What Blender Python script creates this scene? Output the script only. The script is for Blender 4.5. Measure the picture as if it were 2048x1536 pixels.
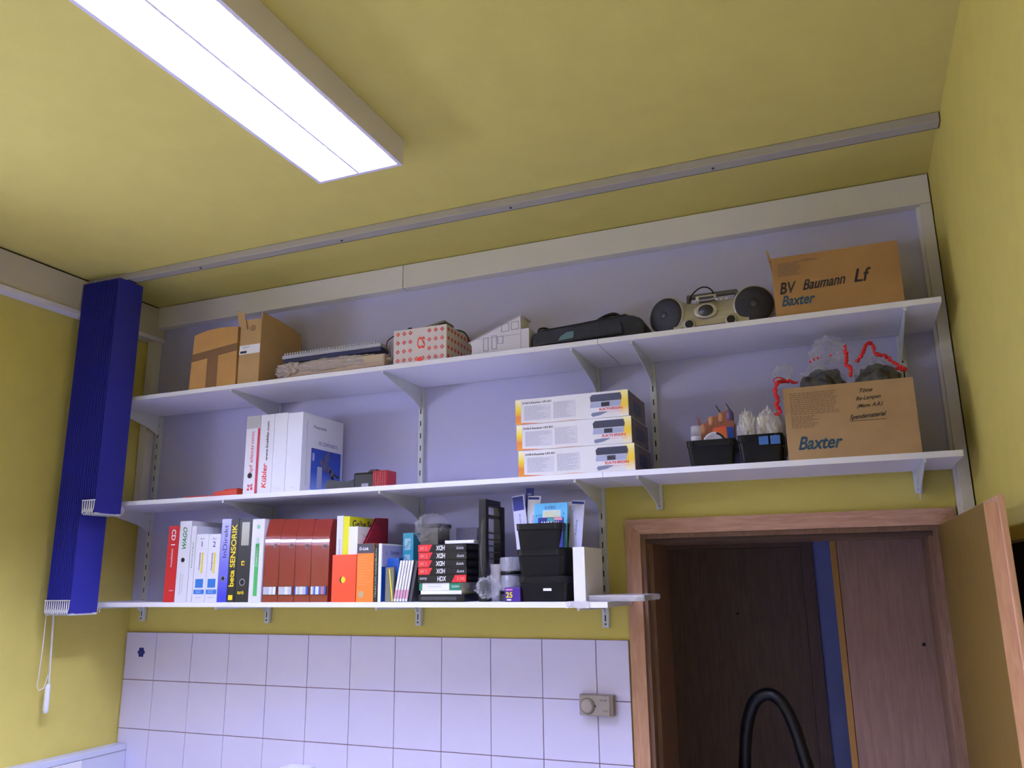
import bpy, bmesh, math, random
from mathutils import Vector, Matrix, noise
random.seed(7)
R = math.radians
for o in list(bpy.data.objects): bpy.data.objects.remove(o)
SC = bpy.context.scene
COL = SC.collection

# ------------------------------------------------------------------ camera
CAM = Vector((3.0329, -2.8506, 1.5685)); FPX = 1616.54
YAW, PITCH, ROLL = R(22.1245), R(13.5292), R(-0.7188)
fw = Vector((-math.sin(YAW)*math.cos(PITCH), math.cos(YAW)*math.cos(PITCH), math.sin(PITCH)))
_r = Vector((math.cos(YAW), math.sin(YAW), 0)); _u = _r.cross(fw)
rt = _r*math.cos(ROLL) + _u*math.sin(ROLL); up = -_r*math.sin(ROLL) + _u*math.cos(ROLL)
cd = bpy.data.cameras.new('camera'); cam = bpy.data.objects.new('camera', cd); COL.objects.link(cam)
cd.sensor_fit = 'HORIZONTAL'; cd.sensor_width = 36; cd.lens = 36*FPX/2048; cd.clip_start = .02
m = Matrix((rt, up, -fw)).transposed().to_4x4(); m.translation = CAM; cam.matrix_world = m
SC.camera = cam

# ------------------------------------------------------------------ light and exposure
SC.view_settings.view_transform = 'Standard'; SC.view_settings.look = 'None'
SC.view_settings.gamma = 1; SC.view_settings.use_curve_mapping = False
SC.view_settings.exposure = 0.0
w = bpy.data.worlds.new('world'); SC.world = w; w.use_nodes = True
w.node_tree.nodes['Background'].inputs[0].default_value = (.60, .66, .90, 1)
w.node_tree.nodes['Background'].inputs[1].default_value = .3
TUBE = 760.0            # strength of the fluorescent tubes in the ceiling lamps
TUBE_COL = (.56, .60, 1.0)
DAY = 48.0             # daylight through the added window in the left wall
def area(name, loc, rot, sx, sy, e, col):
    l = bpy.data.lights.new(name, 'AREA'); l.shape = 'RECTANGLE'; l.size = sx; l.size_y = sy; l.energy = e; l.color = col
    o = bpy.data.objects.new(name, l); COL.objects.link(o); o.location = loc; o.rotation_euler = rot
    return o
WIN = (-2.5, -1.25, 1.86, 2.14)      # y0, y1, z0, z1 of that unseen window, added for light from the left
area('added_window_daylight', (-.12, (WIN[0]+WIN[1])/2, (WIN[2]+WIN[3])/2), (0, R(-90), 0), WIN[3]-WIN[2], WIN[1]-WIN[0], DAY, (.60, .65, 1.0))

# ------------------------------------------------------------------ helpers
def px(u, v, y):
    """point of the plane at depth y seen at photo pixel u, v"""
    d = fw + rt*((u-1024)/FPX) - up*((v-768)/FPX)
    t = (y-CAM.y)/d.y; p = CAM + d*t
    return p.x, p.z
def pxx(u, v, x):
    d = fw + rt*((u-1024)/FPX) - up*((v-768)/FPX)
    t = (x-CAM.x)/d.x; p = CAM + d*t
    return p.y, p.z
def lin(c):
    return tuple(((x/255)/12.92 if x/255 <= .04045 else ((x/255+.055)/1.055)**2.4) for x in c)
MATS = {}
def mat(name, rgb, rough=.6, metal=0, var=0, scale=30, bump=0, bscale=200, stretch=None, emit=0, spec=.5, rgb2=None):
    if name in MATS: return MATS[name]
    m = bpy.data.materials.new(name); m.use_nodes = True; nt = m.node_tree; b = nt.nodes['Principled BSDF']
    c = lin(rgb)
    b.inputs['Base Color'].default_value = (*c, 1); b.inputs['Roughness'].default_value = rough
    b.inputs['Metallic'].default_value = metal; b.inputs['Specular IOR Level'].default_value = spec
    if emit:
        b.inputs['Emission Color'].default_value = (*c, 1); b.inputs['Emission Strength'].default_value = emit
    tc = nt.nodes.new('ShaderNodeTexCoord')
    src = tc.outputs['Object']
    if stretch:
        mp = nt.nodes.new('ShaderNodeMapping'); mp.inputs['Scale'].default_value = stretch
        nt.links.new(src, mp.inputs[0]); src = mp.outputs[0]
    if var or rgb2:
        n = nt.nodes.new('ShaderNodeTexNoise'); n.inputs['Scale'].default_value = scale; n.inputs['Detail'].default_value = 5
        n.inputs['Distortion'].default_value = .6 if stretch else 0
        nt.links.new(src, n.inputs['Vector'])
        r = nt.nodes.new('ShaderNodeValToRGB'); r.color_ramp.elements[0].position = .35; r.color_ramp.elements[1].position = .65
        c2 = lin(rgb2) if rgb2 else tuple(min(1, x*(1+var)) for x in c); c1 = c if rgb2 else tuple(x*(1-var) for x in c)
        r.color_ramp.elements[0].color = (*c1, 1); r.color_ramp.elements[1].color = (*c2, 1)
        nt.links.new(n.outputs['Fac'], r.inputs[0]); nt.links.new(r.outputs[0], b.inputs['Base Color'])
    if bump:
        n = nt.nodes.new('ShaderNodeTexNoise'); n.inputs['Scale'].default_value = bscale; n.inputs['Detail'].default_value = 3
        nt.links.new(src, n.inputs['Vector'])
        bp = nt.nodes.new('ShaderNodeBump'); bp.inputs['Strength'].default_value = bump; bp.inputs['Distance'].default_value = .002
        nt.links.new(n.outputs['Fac'], bp.inputs['Height']); nt.links.new(bp.outputs[0], b.inputs['Normal'])
    MATS[name] = m; return m
def film(name, rgb, clear=.75, rough=.12):
    """thin clear plastic: mostly see-through, a little gloss and haze"""
    if name in MATS: return MATS[name]
    m = bpy.data.materials.new(name); m.use_nodes = True; nt = m.node_tree; nt.nodes.clear()
    out = nt.nodes.new('ShaderNodeOutputMaterial'); tr = nt.nodes.new('ShaderNodeBsdfTransparent')
    pb = nt.nodes.new('ShaderNodeBsdfPrincipled'); pb.inputs['Base Color'].default_value = (*lin(rgb), 1); pb.inputs['Roughness'].default_value = rough
    pb.inputs['Specular IOR Level'].default_value = .9
    n = nt.nodes.new('ShaderNodeTexNoise'); n.inputs['Scale'].default_value = 35; n.inputs['Detail'].default_value = 4
    tc = nt.nodes.new('ShaderNodeTexCoord'); nt.links.new(tc.outputs['Object'], n.inputs['Vector'])
    bp = nt.nodes.new('ShaderNodeBump'); bp.inputs['Strength'].default_value = .8; bp.inputs['Distance'].default_value = .01
    nt.links.new(n.outputs['Fac'], bp.inputs['Height']); nt.links.new(bp.outputs[0], pb.inputs['Normal'])
    mx = nt.nodes.new('ShaderNodeMixShader'); mx.inputs[0].default_value = 1-clear
    nt.links.new(tr.outputs[0], mx.inputs[1]); nt.links.new(pb.outputs[0], mx.inputs[2]); nt.links.new(mx.outputs[0], out.inputs[0])
    MATS[name] = m; return m
def ramp_mat(name, stops, axis, lo, hi, rough=.5):
    """printed colour gradient along an object axis"""
    if name in MATS: return MATS[name]
    m = bpy.data.materials.new(name); m.use_nodes = True; nt = m.node_tree; b = nt.nodes['Principled BSDF']; b.inputs['Roughness'].default_value = rough
    tc = nt.nodes.new('ShaderNodeTexCoord'); sp = nt.nodes.new('ShaderNodeSeparateXYZ'); nt.links.new(tc.outputs['Object'], sp.inputs[0])
    mr = nt.nodes.new('ShaderNodeMapRange'); mr.inputs[1].default_value = lo; mr.inputs[2].default_value = hi
    nt.links.new(sp.outputs[axis], mr.inputs[0]); r = nt.nodes.new('ShaderNodeValToRGB')
    while len(r.color_ramp.elements) < len(stops): r.color_ramp.elements.new(.5)
    for e, (p, c) in zip(r.color_ramp.elements, stops): e.position = p; e.color = (*lin(c), 1)
    nt.links.new(mr.outputs[0], r.inputs[0]); nt.links.new(r.outputs[0], b.inputs['Base Color']); MATS[name] = m; return m

class MB:
    def __init__(s): s.bm = bmesh.new()
    def box(s, x0, x1, y0, y1, z0, z1, bev=0, M=None):
        r = bmesh.ops.create_cube(s.bm, size=1)['verts']
        for v in r: v.co = Vector(((x0+x1)/2+v.co.x*(x1-x0), (y0+y1)/2+v.co.y*(y1-y0), (z0+z1)/2+v.co.z*(z1-z0)))
        if bev:
            es = list({e for v in r for e in v.link_edges})
            k = bmesh.ops.bevel(s.bm, geom=es, offset=min(bev, .45*min(abs(x1-x0), abs(y1-y0), abs(z1-z0))), segments=2, affect='EDGES', profile=.6)
            r = list({v for f in k['faces'] for v in f.verts} | {v for v in r if v.is_valid})
        if M: bmesh.ops.transform(s.bm, matrix=M, verts=[v for v in r if v.is_valid])
        return s
    def prism(s, pts, a0, a1, axis='y'):
        """pts: 2-D outline; extruded from a0 to a1 along the axis"""
        def P(p, a): return {'y': (p[0], a, p[1]), 'x': (a, p[0], p[1]), 'z': (p[0], p[1], a)}[axis]
        A = [s.bm.verts.new(P(p, a0)) for p in pts]; B = [s.bm.verts.new(P(p, a1)) for p in pts]
        s.bm.faces.new(A); s.bm.faces.new(B[::-1]); n = len(pts)
        for i in range(n): s.bm.faces.new((A[i], B[i], B[(i+1) % n], A[(i+1) % n]))
        return s
    def lathe(s, prof, seg=24, M=None, cap=True):
        """prof: (radius, height) along +z"""
        rings = []
        for r, z in prof:
            rings.append([s.bm.verts.new(Vector((r*math.cos(2*math.pi*i/seg), r*math.sin(2*math.pi*i/seg), z))) for i in range(seg)])
        for a, b in zip(rings, rings[1:]):
            for i in range(seg): s.bm.faces.new((a[i], a[(i+1) % seg], b[(i+1) % seg], b[i]))
        if cap: s.bm.faces.new(rings[0][::-1]); s.bm.faces.new(rings[-1])
        if M: bmesh.ops.transform(s.bm, matrix=M, verts=[v for q in rings for v in q])
        return s
    def tube(s, pts, r, seg=6, closed=False):
        pts = [Vector(p) for p in pts]; rings = []; n = len(pts); ref = None
        for i, p in enumerate(pts):
            t = (pts[min(i+1, n-1)]-pts[max(i-1, 0)]).normalized()
            if ref is None: ref = t.orthogonal().normalized()
            ref = (ref - t*ref.dot(t)).normalized() if (ref - t*ref.dot(t)).length > 1e-6 else t.orthogonal().normalized()
            b = t.cross(ref); rr = r[i] if isinstance(r, (list, tuple)) else r
            rings.append([s.bm.verts.new(p + (ref*math.cos(2*math.pi*k/seg)+b*math.sin(2*math.pi*k/seg))*rr) for k in range(seg)])
        for a, b in zip(rings, rings[1:]):
            for i in range(seg): s.bm.faces.new((a[i], a[(i+1) % seg], b[(i+1) % seg], b[i]))
        s.bm.faces.new(rings[0][::-1]); s.bm.faces.new(rings[-1]); return s
    def ball(s, c, r, sub=2, jit=0, freq=6, seed=0, fold=0):
        k = bmesh.ops.create_icosphere(s.bm, subdivisions=sub, radius=1)['verts']
        rx, ry, rz = r if isinstance(r, (tuple, list)) else (r, r, r)
        for v in k:
            q = v.co*freq/2 + Vector((seed*3.1, seed*1.7, seed)); f = 1
            if jit: f += jit*noise.noise(q) + jit*.5*(abs(noise.noise(q*2.7))-.2)
            if fold: f += fold*(abs(noise.noise(q*1.6+Vector((5, 1, 2)))) - .25)
            v.co = Vector((c[0]+v.co.x*rx*f, c[1]+v.co.y*ry*f, c[2]+v.co.z*rz*f))
        return s
    def make(s, name, m, parent=None, smooth=False, **kw):
        bmesh.ops.recalc_face_normals(s.bm, faces=s.bm.faces)
        me = bpy.data.meshes.new(name); s.bm.to_mesh(me); s.bm.free()
        for i in (m if isinstance(m, list) else [m]): me.materials.append(i)
        if smooth:
            for p in me.polygons: p.use_smooth = True
        o = bpy.data.objects.new(name, me); COL.objects.link(o)
        if parent: o.parent = parent
        for k, v in kw.items(): o[k] = v
        return o
def thing(name, label, cat, loc=(0, 0, 0), rz=0, group=None, rot=None):
    o = bpy.data.objects.new(name, None); COL.objects.link(o); o.empty_display_size = .05
    o.location = loc; o.rotation_euler = rot or (0, 0, rz)
    o['label'] = label; o['category'] = cat
    if group: o['group'] = group
    return o
def tag(o, label, cat, group=None):
    o['label'] = label; o['category'] = cat
    if group: o['group'] = group
    return o
def copy_tree(o, parent=None):
    c = o.copy(); COL.objects.link(c)
    if parent is not None: c.parent = parent
    for ch in [q for q in KIDS(o)]: copy_tree(ch, c)
    return c
def KIDS(o): return [q for q in COL.objects if q.parent == o]
def text(s, h, m, parent, loc, rot=(R(90), 0, 0), width=None, shear=0, name='lettering', spin=0, al='LEFT', bold=0, **kw):
    """lettering lying on a surface; spin turns it in its own plane"""
    cu = bpy.data.curves.new('t', 'FONT'); cu.body = s; cu.size = 1; cu.extrude = 0; cu.shear = shear; cu.offset = min(bold, .022)
    o = bpy.data.objects.new('t', cu); COL.objects.link(o)
    me = bpy.data.meshes.new_from_object(o.evaluated_get(bpy.context.evaluated_depsgraph_get()))
    bpy.data.objects.remove(o); bpy.data.curves.remove(cu)
    xs = [v.co.x for v in me.vertices]; ys = [v.co.y for v in me.vertices]
    if not xs: return
    x0, x1, y0, y1 = min(xs), max(xs), min(ys), max(ys)
    sy = h/(y1-y0); sx = (width/(x1-x0)) if width else sy
    ox = {'LEFT': x0, 'CENTER': (x0+x1)/2}[al]
    M = Matrix.Rotation(spin, 4, 'Z') @ Matrix.Diagonal((sx, sy, 1, 1)) @ Matrix.Translation((-ox, -(y0 if al == 'LEFT' else (y0+y1)/2), 0))
    me.transform(M); me.materials.append(m)
    q = bpy.data.objects.new(name, me); COL.objects.link(q); q.parent = parent; q.location = loc; q.rotation_euler = rot
    for k, v in kw.items(): q[k] = v
    return q

FRONT = (R(90), 0, 0)             # lettering on a face that looks towards the room
SIDE = (R(90), 0, R(90))          # lettering on a face that looks to the right
def lines(mb, x0, x1, z0, z1, n, y, t=.0016, rag=.3, seed=1):
    """rows of fine print"""
    rnd = random.Random(seed)
    for i in range(n):
        z = z1-(z1-z0)*(i+.5)/n
        x = x0
        e = x0+(x1-x0)*(1-rnd.random()*rag)
        while x < e:
            wd = rnd.uniform(.004, .013); mb.box(x, min(x+wd, e), y-.0004, y, z-t/2, z+t/2); x += wd+.0022
    return mb

# ------------------------------------------------------------------ materials
YEL = mat('yellow_wall_paint', (215, 200, 104), .85, var=.02, scale=12, bump=.25, bscale=350)
CEI = mat('yellow_ceiling_paint', (216, 202, 112), .9, var=.02, scale=8, bump=.2, bscale=350)
WHP = mat('white_wall_paint', (202, 201, 236), .8, bump=.2, bscale=300)
WHT = mat('white_laminate', (230, 228, 244), .4)
CREAM = mat('cream_duct', (234, 230, 224), .5)
MET = mat('white_powder_coat', (214, 218, 220), .35)
SLOT = mat('dark_slot', (30, 30, 36), .8)
TILE = mat('white_glazed_tile', (224, 220, 248), .16, var=.015, scale=4)
GROUT = mat('brownish_grout', (152, 122, 130), .9)
ALU = mat('aluminium', (168, 168, 170), .35, .7)
BLACK = mat('black_plastic', (13, 13, 16), .35, spec=.35)
BLKM = mat('black_matt', (16, 16, 18), .7)
DGREY = mat('dark_grey_plastic', (62, 62, 66), .5)
WHITE = mat('white_card', (236, 236, 240), .55)
GREY = mat('grey_print', (150, 150, 160), .6)
LGREY = mat('light_grey_print', (196, 196, 204), .6)
RED = mat('red_print', (205, 32, 40), .5)
CARD = mat('brown_cardboard', (166, 126, 74), .85, var=.05, scale=14, bump=.15, bscale=120)
CARD2 = mat('dull_cardboard', (174, 142, 100), .85, var=.05, scale=14, bump=.15, bscale=120)
TAPE = mat('brown_tape', (128, 96, 66), .35)
INK = mat('black_ink', (38, 34, 36), .7)
TEAL = mat('teal_print', (34, 78, 92), .6)
BLUEF = mat('blue_blind_fabric', (44, 46, 158), .8, bump=.3, bscale=500)
WOOD = mat('oak_veneer', (184, 138, 106), .5, rgb2=(202, 156, 122), scale=16, stretch=(6, 6, .7))
WOODH = mat('oak_veneer_crosswise', (190, 144, 120), .5, rgb2=(210, 166, 140), scale=16, stretch=(.7, 6, 6))
WOODY = mat('shaded_honey_oak', (98, 74, 20), .5, rgb2=(110, 84, 26), scale=12, stretch=(5, 5, .5))  # shade on the leaf's face is put into this darker colour
BAGF = film('clear_plastic_film', (236, 236, 242), .88, .06)
BAGH = film('hazy_plastic_film', (232, 228, 230), .55, .08)
CLR = film('clear_plastic_tub', (220, 220, 228), .6)

# ------------------------------------------------------------------ the room
H, W, FZ, FY = 2.867, 3.3995, -.28, -5.2
S1, S2, S3, DEP, TH = 1.494, 1.899, 2.346, -.332, .0175
OX0, OX1, OZ, BT = 2.356, 3.295, 1.714, .30         # door opening and wall thickness
def struct(name, mb, m, parent=None, smooth=False):
    return mb.make(name, m, parent, smooth, kind='structure')
struct('floor', MB().box(0, W, FY, 1.5, FZ-.05, FZ), mat('grey_linoleum', (158, 160, 182), .6, var=.05, scale=20))
struct('ceiling', MB().box(-.1, W+.1, FY-.1, .3, H, H+.06), CEI)
struct('wall_back', MB().box(0, OX0, 0, BT, FZ, H).box(OX0, OX1, 0, BT, OZ, H).box(OX1, W, 0, BT, FZ, H), YEL)
wl = MB(); y0, y1, z0, z1 = WIN
wl.box(-.1, 0, FY, y0, FZ, H).box(-.1, 0, y1, BT, FZ, H).box(-.1, 0, y0, y1, FZ, z0).box(-.1, 0, y0, y1, z1, H)
struct('wall_left', wl, YEL)
struct('wall_right', MB().box(W, W+.1, FY, 1.5, FZ, H), YEL)
struct('wall_front', MB().box(-.1, W+.1, FY-.1, FY, FZ, H), mat('grey_front_wall', (200, 200, 214), .85))
wf = MB()
for a, b, c, d in ((y0, y1, z0, z0+.05), (y0, y1, z1-.05, z1), (y0, y0+.05, z0, z1), (y1-.05, y1, z0, z1), ((y0+y1)/2-.03, (y0+y1)/2+.03, z0, z1)):
    wf.box(-.07, -.02, a, b, c, d)
win = struct('added_window_1', wf, WHT)  # frame of the added window, out of view
MB().box(-.045, -.042, y0+.05, y1-.05, z0+.05, z1-.05).make('pane', film('window_glass', (240, 245, 250), .93, .02), win)

# white painted field behind the shelves
struct('trim_1', MB().box(.005, W-.002, -.004, 0, S2-.012, 2.77).box(.005, 2.235, -.004, 0, S1-.012, S2-.012), WHP)
# cream duct that frames it: beam under the ceiling, post on either side
beam = thing('cable_duct_frame', 'cream cable duct framing the white field above the shelves, under the ceiling', 'cable duct')
MB().box(.05, 1.402, -.05, -.005, 2.760, H-.004, .002).make('duct_cover', CREAM, beam)
MB().box(1.405, W-.004, -.05, -.005, 2.760, H-.004, .002).make('duct_cover', CREAM, beam)
MB().box(.004, .048, -.05, -.005, S2+.001, H-.004, .002).make('duct_post', CREAM, beam)
MB().box(W-.038, W-.004, -.052, -.005, FZ+.01, 2.758, .002).box(W-.048, W-.037, -.03, -.005, FZ+.01, 2.758, .001).make('duct_post', CREAM, beam)

# tiles, each its own piece of the wall
wt = struct('wall_tiling', MB().box(.004, 2.2975, -.006, 0, .13, 1.357), GROUT)
tm = {}
ZT = 1.3575
for j in range(6):
    for i in range(12):
        a = 0.004 if i == 0 else .1803+.2*(i-1); b = .1803+.2*i if i < 11 else 2.298
        key = 0 if 0 < i < 11 else i+1
        if key not in tm:
            o = MB().box(.0014, b-a-.0014, -.0105, -.004, -.1986, -.0014, .0012).make('tile', TILE, wt); tm[key] = o.data
        else:
            o = bpy.data.objects.new('tile', tm[key]); COL.objects.link(o); o.parent = wt
        o.location = (a, random.uniform(-.0004, .0004), ZT-.2*j)

# ceiling rail
rail = thing('curtain_rail', 'grey aluminium blind rail screwed along the ceiling', 'curtain rail')
MB().box(.004, W-.003, -.447, -.402, H-.030, H-.001, .003).make('rail_body', mat('pale_rail', (176, 170, 160), .5), rail)
MB().box(.004, W-.003, -.400, -.391, H-.026, H-.002, .002).box(.004, W-.003, -.4012, -.3998, H-.03, H-.02).make('rail_lip', ALU, rail)
for x in (.66, 1.35, 2.05, 2.75): MB().lathe([(.004, 0), (.004, .003), (.002, .004)], 10, Matrix.Translation((x, -.425, H-.034))).make('screw', DGREY, rail)

# left wall: boxed beam under the ceiling and trunking with socket
lb = struct('trim_2', MB().box(.002, .055, FY+.01, -.003, H-.152, H-.008, .002), mat('beam_paint', (206, 198, 184), .6))
MB().box(.002, .063, FY+.01, -.003, H-.172, H-.1525, .001).make('beam_lip', WHT, lb)
MB().box(.002, .05, FY+.01, -.003, H-.008, H-.001).make('beam_gap', mat('dark_joint', (70, 55, 34), .9), lb)
tr = thing('wall_trunking', 'pale grey wall trunking with sockets low on the left wall', 'cable duct')
MB().box(.002, .063, FY+.3, -.012, .74, .898, .004).make('trunking_body', mat('pale_grey_plastic', (206, 210, 228), .4), tr)
MB().box(.0632, .0645, FY+.31, -.013, .872, .875).make('trunking_groove', GREY, tr)
so = MB().box(.063, .0685, -.40, -.235, .785, .872, .003).make('socket_plate', WHITE, tr)
for y in (-.358, -.277):
    MB().lathe([(.020, 0), (.0215, .002), (.019, .002), (.0185, -.003)], 24, Matrix.Translation((.0685, y, .828)) @ Matrix.Rotation(R(90), 4, 'Y')).make('socket_well', LGREY, so)
    MB().box(.0688, .0712, y-.011, y-.007, .826, .830).box(.0688, .0712, y+.007, y+.011, .826, .830).make('socket_hole', SLOT, so)

# ------------------------------------------------------------------ ceiling lamps
def lamp(x0, x1, yend, ln, label):
    t = thing('ceiling_lamp', label, 'lamp', ((x0+x1)/2, yend-ln/2, H), group=None)
    a, h = (x1-x0)/2, .087; L = ln/2; wm = mat('lamp_housing', (228, 224, 244), .45)
    MB().box(-a, -a+.012, -L, L, -h, -.001).box(a-.012, a, -L, L, -h, -.001).box(-a+.012, a-.012, L-.012, L, -h, -.001).box(-a+.012, a-.012, -L, -L+.012, -h, -.001).box(-a+.012, a-.012, -L+.012, L-.012, -.008, -.001).make('housing', wm, t)
    rf = mat('lamp_reflector', (240, 240, 244), .35)
    for s_ in (-1, 1):
        c = s_*a/2; pts = []
        for k in range(9):
            q = math.pi*k/8; pts.append((c-(a/2-.008)*math.cos(q), -.062+.05*math.sin(q)))
        pts += [(c+a/2-.008, -.012), (c-a/2+.008, -.012)]
        MB().prism(pts, -L+.013, L-.013).make('reflector', rf, t)
        tb = MB().tube([(c, -L+.03, -.031), (c, L-.03, -.031)], .013, 14).make('tube', mat('fluorescent_tube', (255, 255, 255), .4), t, True)
        tb.data.materials[0].node_tree.nodes['Principled BSDF'].inputs['Emission Color'].default_value = (*TUBE_COL, 1)
        tb.data.materials[0].node_tree.nodes['Principled BSDF'].inputs['Emission Strength'].default_value = TUBE
    MB().prism([(-.004, -h+.001), (.004, -h+.001), (.010, -.062), (-.010, -.062)], -L+.013, L-.013).make('centre_divider', wm, t)
    n = int(ln/.066)
    bl = None
    for k in range(n):
        y = L-.045-k*(ln-.09)/(n-1)
        for s_ in (-1, 1):
            if bl is None:
                o = MB().prism([(-.0012, -.086), (.0012, -.086), (.005, -.047), (-.005, -.047)], -a/2+.016, a/2-.014, 'x').make('louvre_blade', rf, t); bl = o.data
                # outline given in y-z because the axis is x
            else:
                o = bpy.data.objects.new('louvre_blade', bl); COL.objects.link(o); o.parent = t
            o.location = (s_*a/2, y, 0)
    return t
lamp(1.607, 1.9056, -.9266, 1.55, 'long white twin-tube ceiling lamp with a louvre, glaring above the shelves')
lamp(.35, .6486, -2.6, 1.55, 'second twin-tube ceiling lamp, added unseen behind the camera, near the added window')  # added out of view to give the room more light

# ------------------------------------------------------------------ door, casing, lobby
dr = struct('door_1', MB().box(OX0, OX0+.016, -.004, BT+.004, FZ, OZ-.016).box(OX1-.016, OX1, -.004, BT+.004, FZ, OZ-.016).box(OX0, OX1, -.004, BT+.004, OZ-.016, OZ)
            .box(OX0+.016, OX0+.03, .045, BT, FZ, OZ-.016).box(OX1-.03, OX1-.016, .045, BT, FZ, OZ-.016).box(OX0+.016, OX1-.016, .045, BT, OZ-.03, OZ-.016), mat('shaded_oak_lining', (112, 82, 62), .5, rgb2=(128, 96, 74), scale=14, stretch=(6, 6, .7)))  # jamb shade is put into the colour, darker than the casing oak
def slab(pts, a0, a1, name, m, parent): return MB().prism(pts, a0, a1).make(name, m, parent)
cw = .051
slab([(OX0-cw, FZ), (OX0, FZ), (OX0, OZ), (OX0-cw, OZ+cw)], -.016, -.0002, 'casing', WOOD, dr)
slab([(OX1+cw, FZ), (OX1, FZ), (OX1, OZ), (OX1+cw, OZ+cw)], -.016, -.0002, 'casing', WOOD, dr)
slab([(OX0-cw+.0006, OZ+cw), (OX0+.0006, OZ+.0004), (OX1-.0006, OZ+.0004), (OX1+cw-.0006, OZ+cw)], -.016, -.0002, 'casing', WOODH, dr)
MB().box(OX0+.001, OX0+.006, .02, .045, FZ, OZ-.017).box(OX0+.016, OX1-.016, .03, .045, OZ-.03, OZ-.0165).make('door_seal', mat('brown_rubber', (84, 64, 54), .8), dr)
# open leaf, folded back towards the right wall
lf = thing('door_leaf', 'open honey-oak door leaf standing against the right wall', 'door', (3.276, -.018, 0), R(-89.5))
# local x runs away from the hinge, local +y faces right
MB().box(0, .90, .014, .040, FZ+.01, OZ-.004, .0015).make('leaf_panel', WOODY, lf)
MB().box(-.012, .915, .040, .052, FZ+.01, OZ+.010, .0015).make('leaf_rebate', WOOD, lf)
MB().box(.9002, .9015, .0145, .0398, FZ+.01, OZ-.0045).make('edge_band', WOOD, lf)
hd = MB().tube([(.85, .014, .78), (.85, -.03, .78), (.84, -.04, .78), (.74, -.042, .78)], .009, 10).make('door_handle', ALU, lf, True)
MB().box(.83, .87, .010, .014, .60, .84, .003).make('handle_plate', ALU, lf)
for z in (1.45, 0.0):
    MB().lathe([(.008, -.045), (.008, .045)], 12, Matrix.Translation((.0, .046, z))).make('hinge', ALU, lf)
# dark board in the gap behind the leaf
bo = thing('wall_board', 'black board on the right wall, in the gap behind the open door', 'board', (W-.002, -.55, 0))
MB().box(-.018, 0, -.42, .40, .55, 1.632).make('board_face', BLKM, bo)
MB().box(-.022, 0, -.43, .41, 1.632, 1.638).make('board_frame', ALU, bo)

# lobby behind the opening
LB = 1.34
struct('wall_lobby_back', MB().box(1.9, W, LB, LB+.06, FZ, 2.2), mat('lit_lobby_paint', (176, 190, 255), .85, bump=.2, bscale=300))  # the lobby's own bluish light is put into the wall colour
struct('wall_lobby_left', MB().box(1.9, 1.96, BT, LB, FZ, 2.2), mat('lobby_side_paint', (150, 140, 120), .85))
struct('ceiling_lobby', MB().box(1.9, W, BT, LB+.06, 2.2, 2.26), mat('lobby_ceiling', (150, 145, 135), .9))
d2 = struct('door_2', MB().box(2.02, 2.06, LB-.03, LB, FZ, 1.70).box(2.815, 2.868, LB-.03, LB, FZ, 1.70).box(2.02, 2.868, LB-.03, LB, 1.70, 1.745), mat('shaded_oak', (128, 102, 92), .5, rgb2=(142, 114, 104), scale=14, stretch=(6, 6, .7)))  # dim lobby light is put into the greyed oak of frame and leaf
MB().box(2.062, 2.813, LB-.02, LB-.001, FZ+.01, 1.698).make('leaf_panel', mat('shaded_oak_leaf', (118, 94, 86), .5, rgb2=(132, 106, 96), scale=14, stretch=(5, 5, .5)), d2)
MB().lathe([(.006, 0), (.006, .004), (.002, .005)], 12, Matrix.Translation((2.50, LB-.02, 1.39)) @ Matrix.Rotation(R(90), 4, 'X')).make('door_viewer', SLOT, d2)
cb = thing('cupboard_door', 'oak-veneered cupboard door standing at the right inside the doorway', 'cupboard', (3.145, .52, FZ))
MB().box(-.158, .165, 0, .022, .01, 1.99, .001).make('door_panel', mat('dusky_oak_veneer', (150, 116, 104), .5, rgb2=(166, 130, 116), scale=14, stretch=(5, 5, .5)), cb)  # veneer greyed to carry the dim lobby light too
MB().box(-.182, -.160, -.004, .4, .01, 1.985, .001).make('side_panel', mat('warm_oak_edge', (176, 128, 60), .5), cb)
MB().box(.166, .19, .0, .4, .01, 1.985, .001).make('side_panel', WOODY, cb)
MB().lathe([(.006, 0), (.006, .003), (.003, .005)], 12, Matrix.Translation((.1, 0, 1.60)) @ Matrix.Rotation(R(90), 4, 'X')).make('lock', SLOT, cb)

# vacuum hose: ribbed black arch standing in the doorway
hp = []
ctrl = [(2.50, .62, FZ+.02), (2.54, .60, .3), (2.575, .55, .75), (2.592, .5, .90), (2.612, .47, 1.02), (2.648, .45, 1.11), (2.70, .44, 1.142), (2.748, .43, 1.115), (2.782, .43, 1.04), (2.808, .44, .93), (2.83, .46, .80), (2.86, .5, .4), (2.88, .55, FZ+.02)]
def catmull(P, n):
    P = [Vector(p) for p in P]; P = [P[0]*2-P[1]] + P + [P[-1]*2-P[-2]]; out = []
    for i in range(1, len(P)-2):
        for k in range(n):
            t = k/n; a, b, c, d = P[i-1], P[i], P[i+1], P[i+2]
            out.append(.5*((2*b)+(-a+c)*t+(2*a-5*b+4*c-d)*t*t+(-a+3*b-3*c+d)*t**3))
    out.append(P[-2]); return out
hp = catmull(ctrl, 26)
hs = MB().tube(hp, [(.0235 if i % 2 else .0195) for i in range(len(hp))], 12).make('vacuum_hose', mat('black_rubber', (18, 17, 22), .45), None, True)
tag(hs, 'ribbed black vacuum cleaner hose arching up inside the doorway', 'hose')

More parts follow.
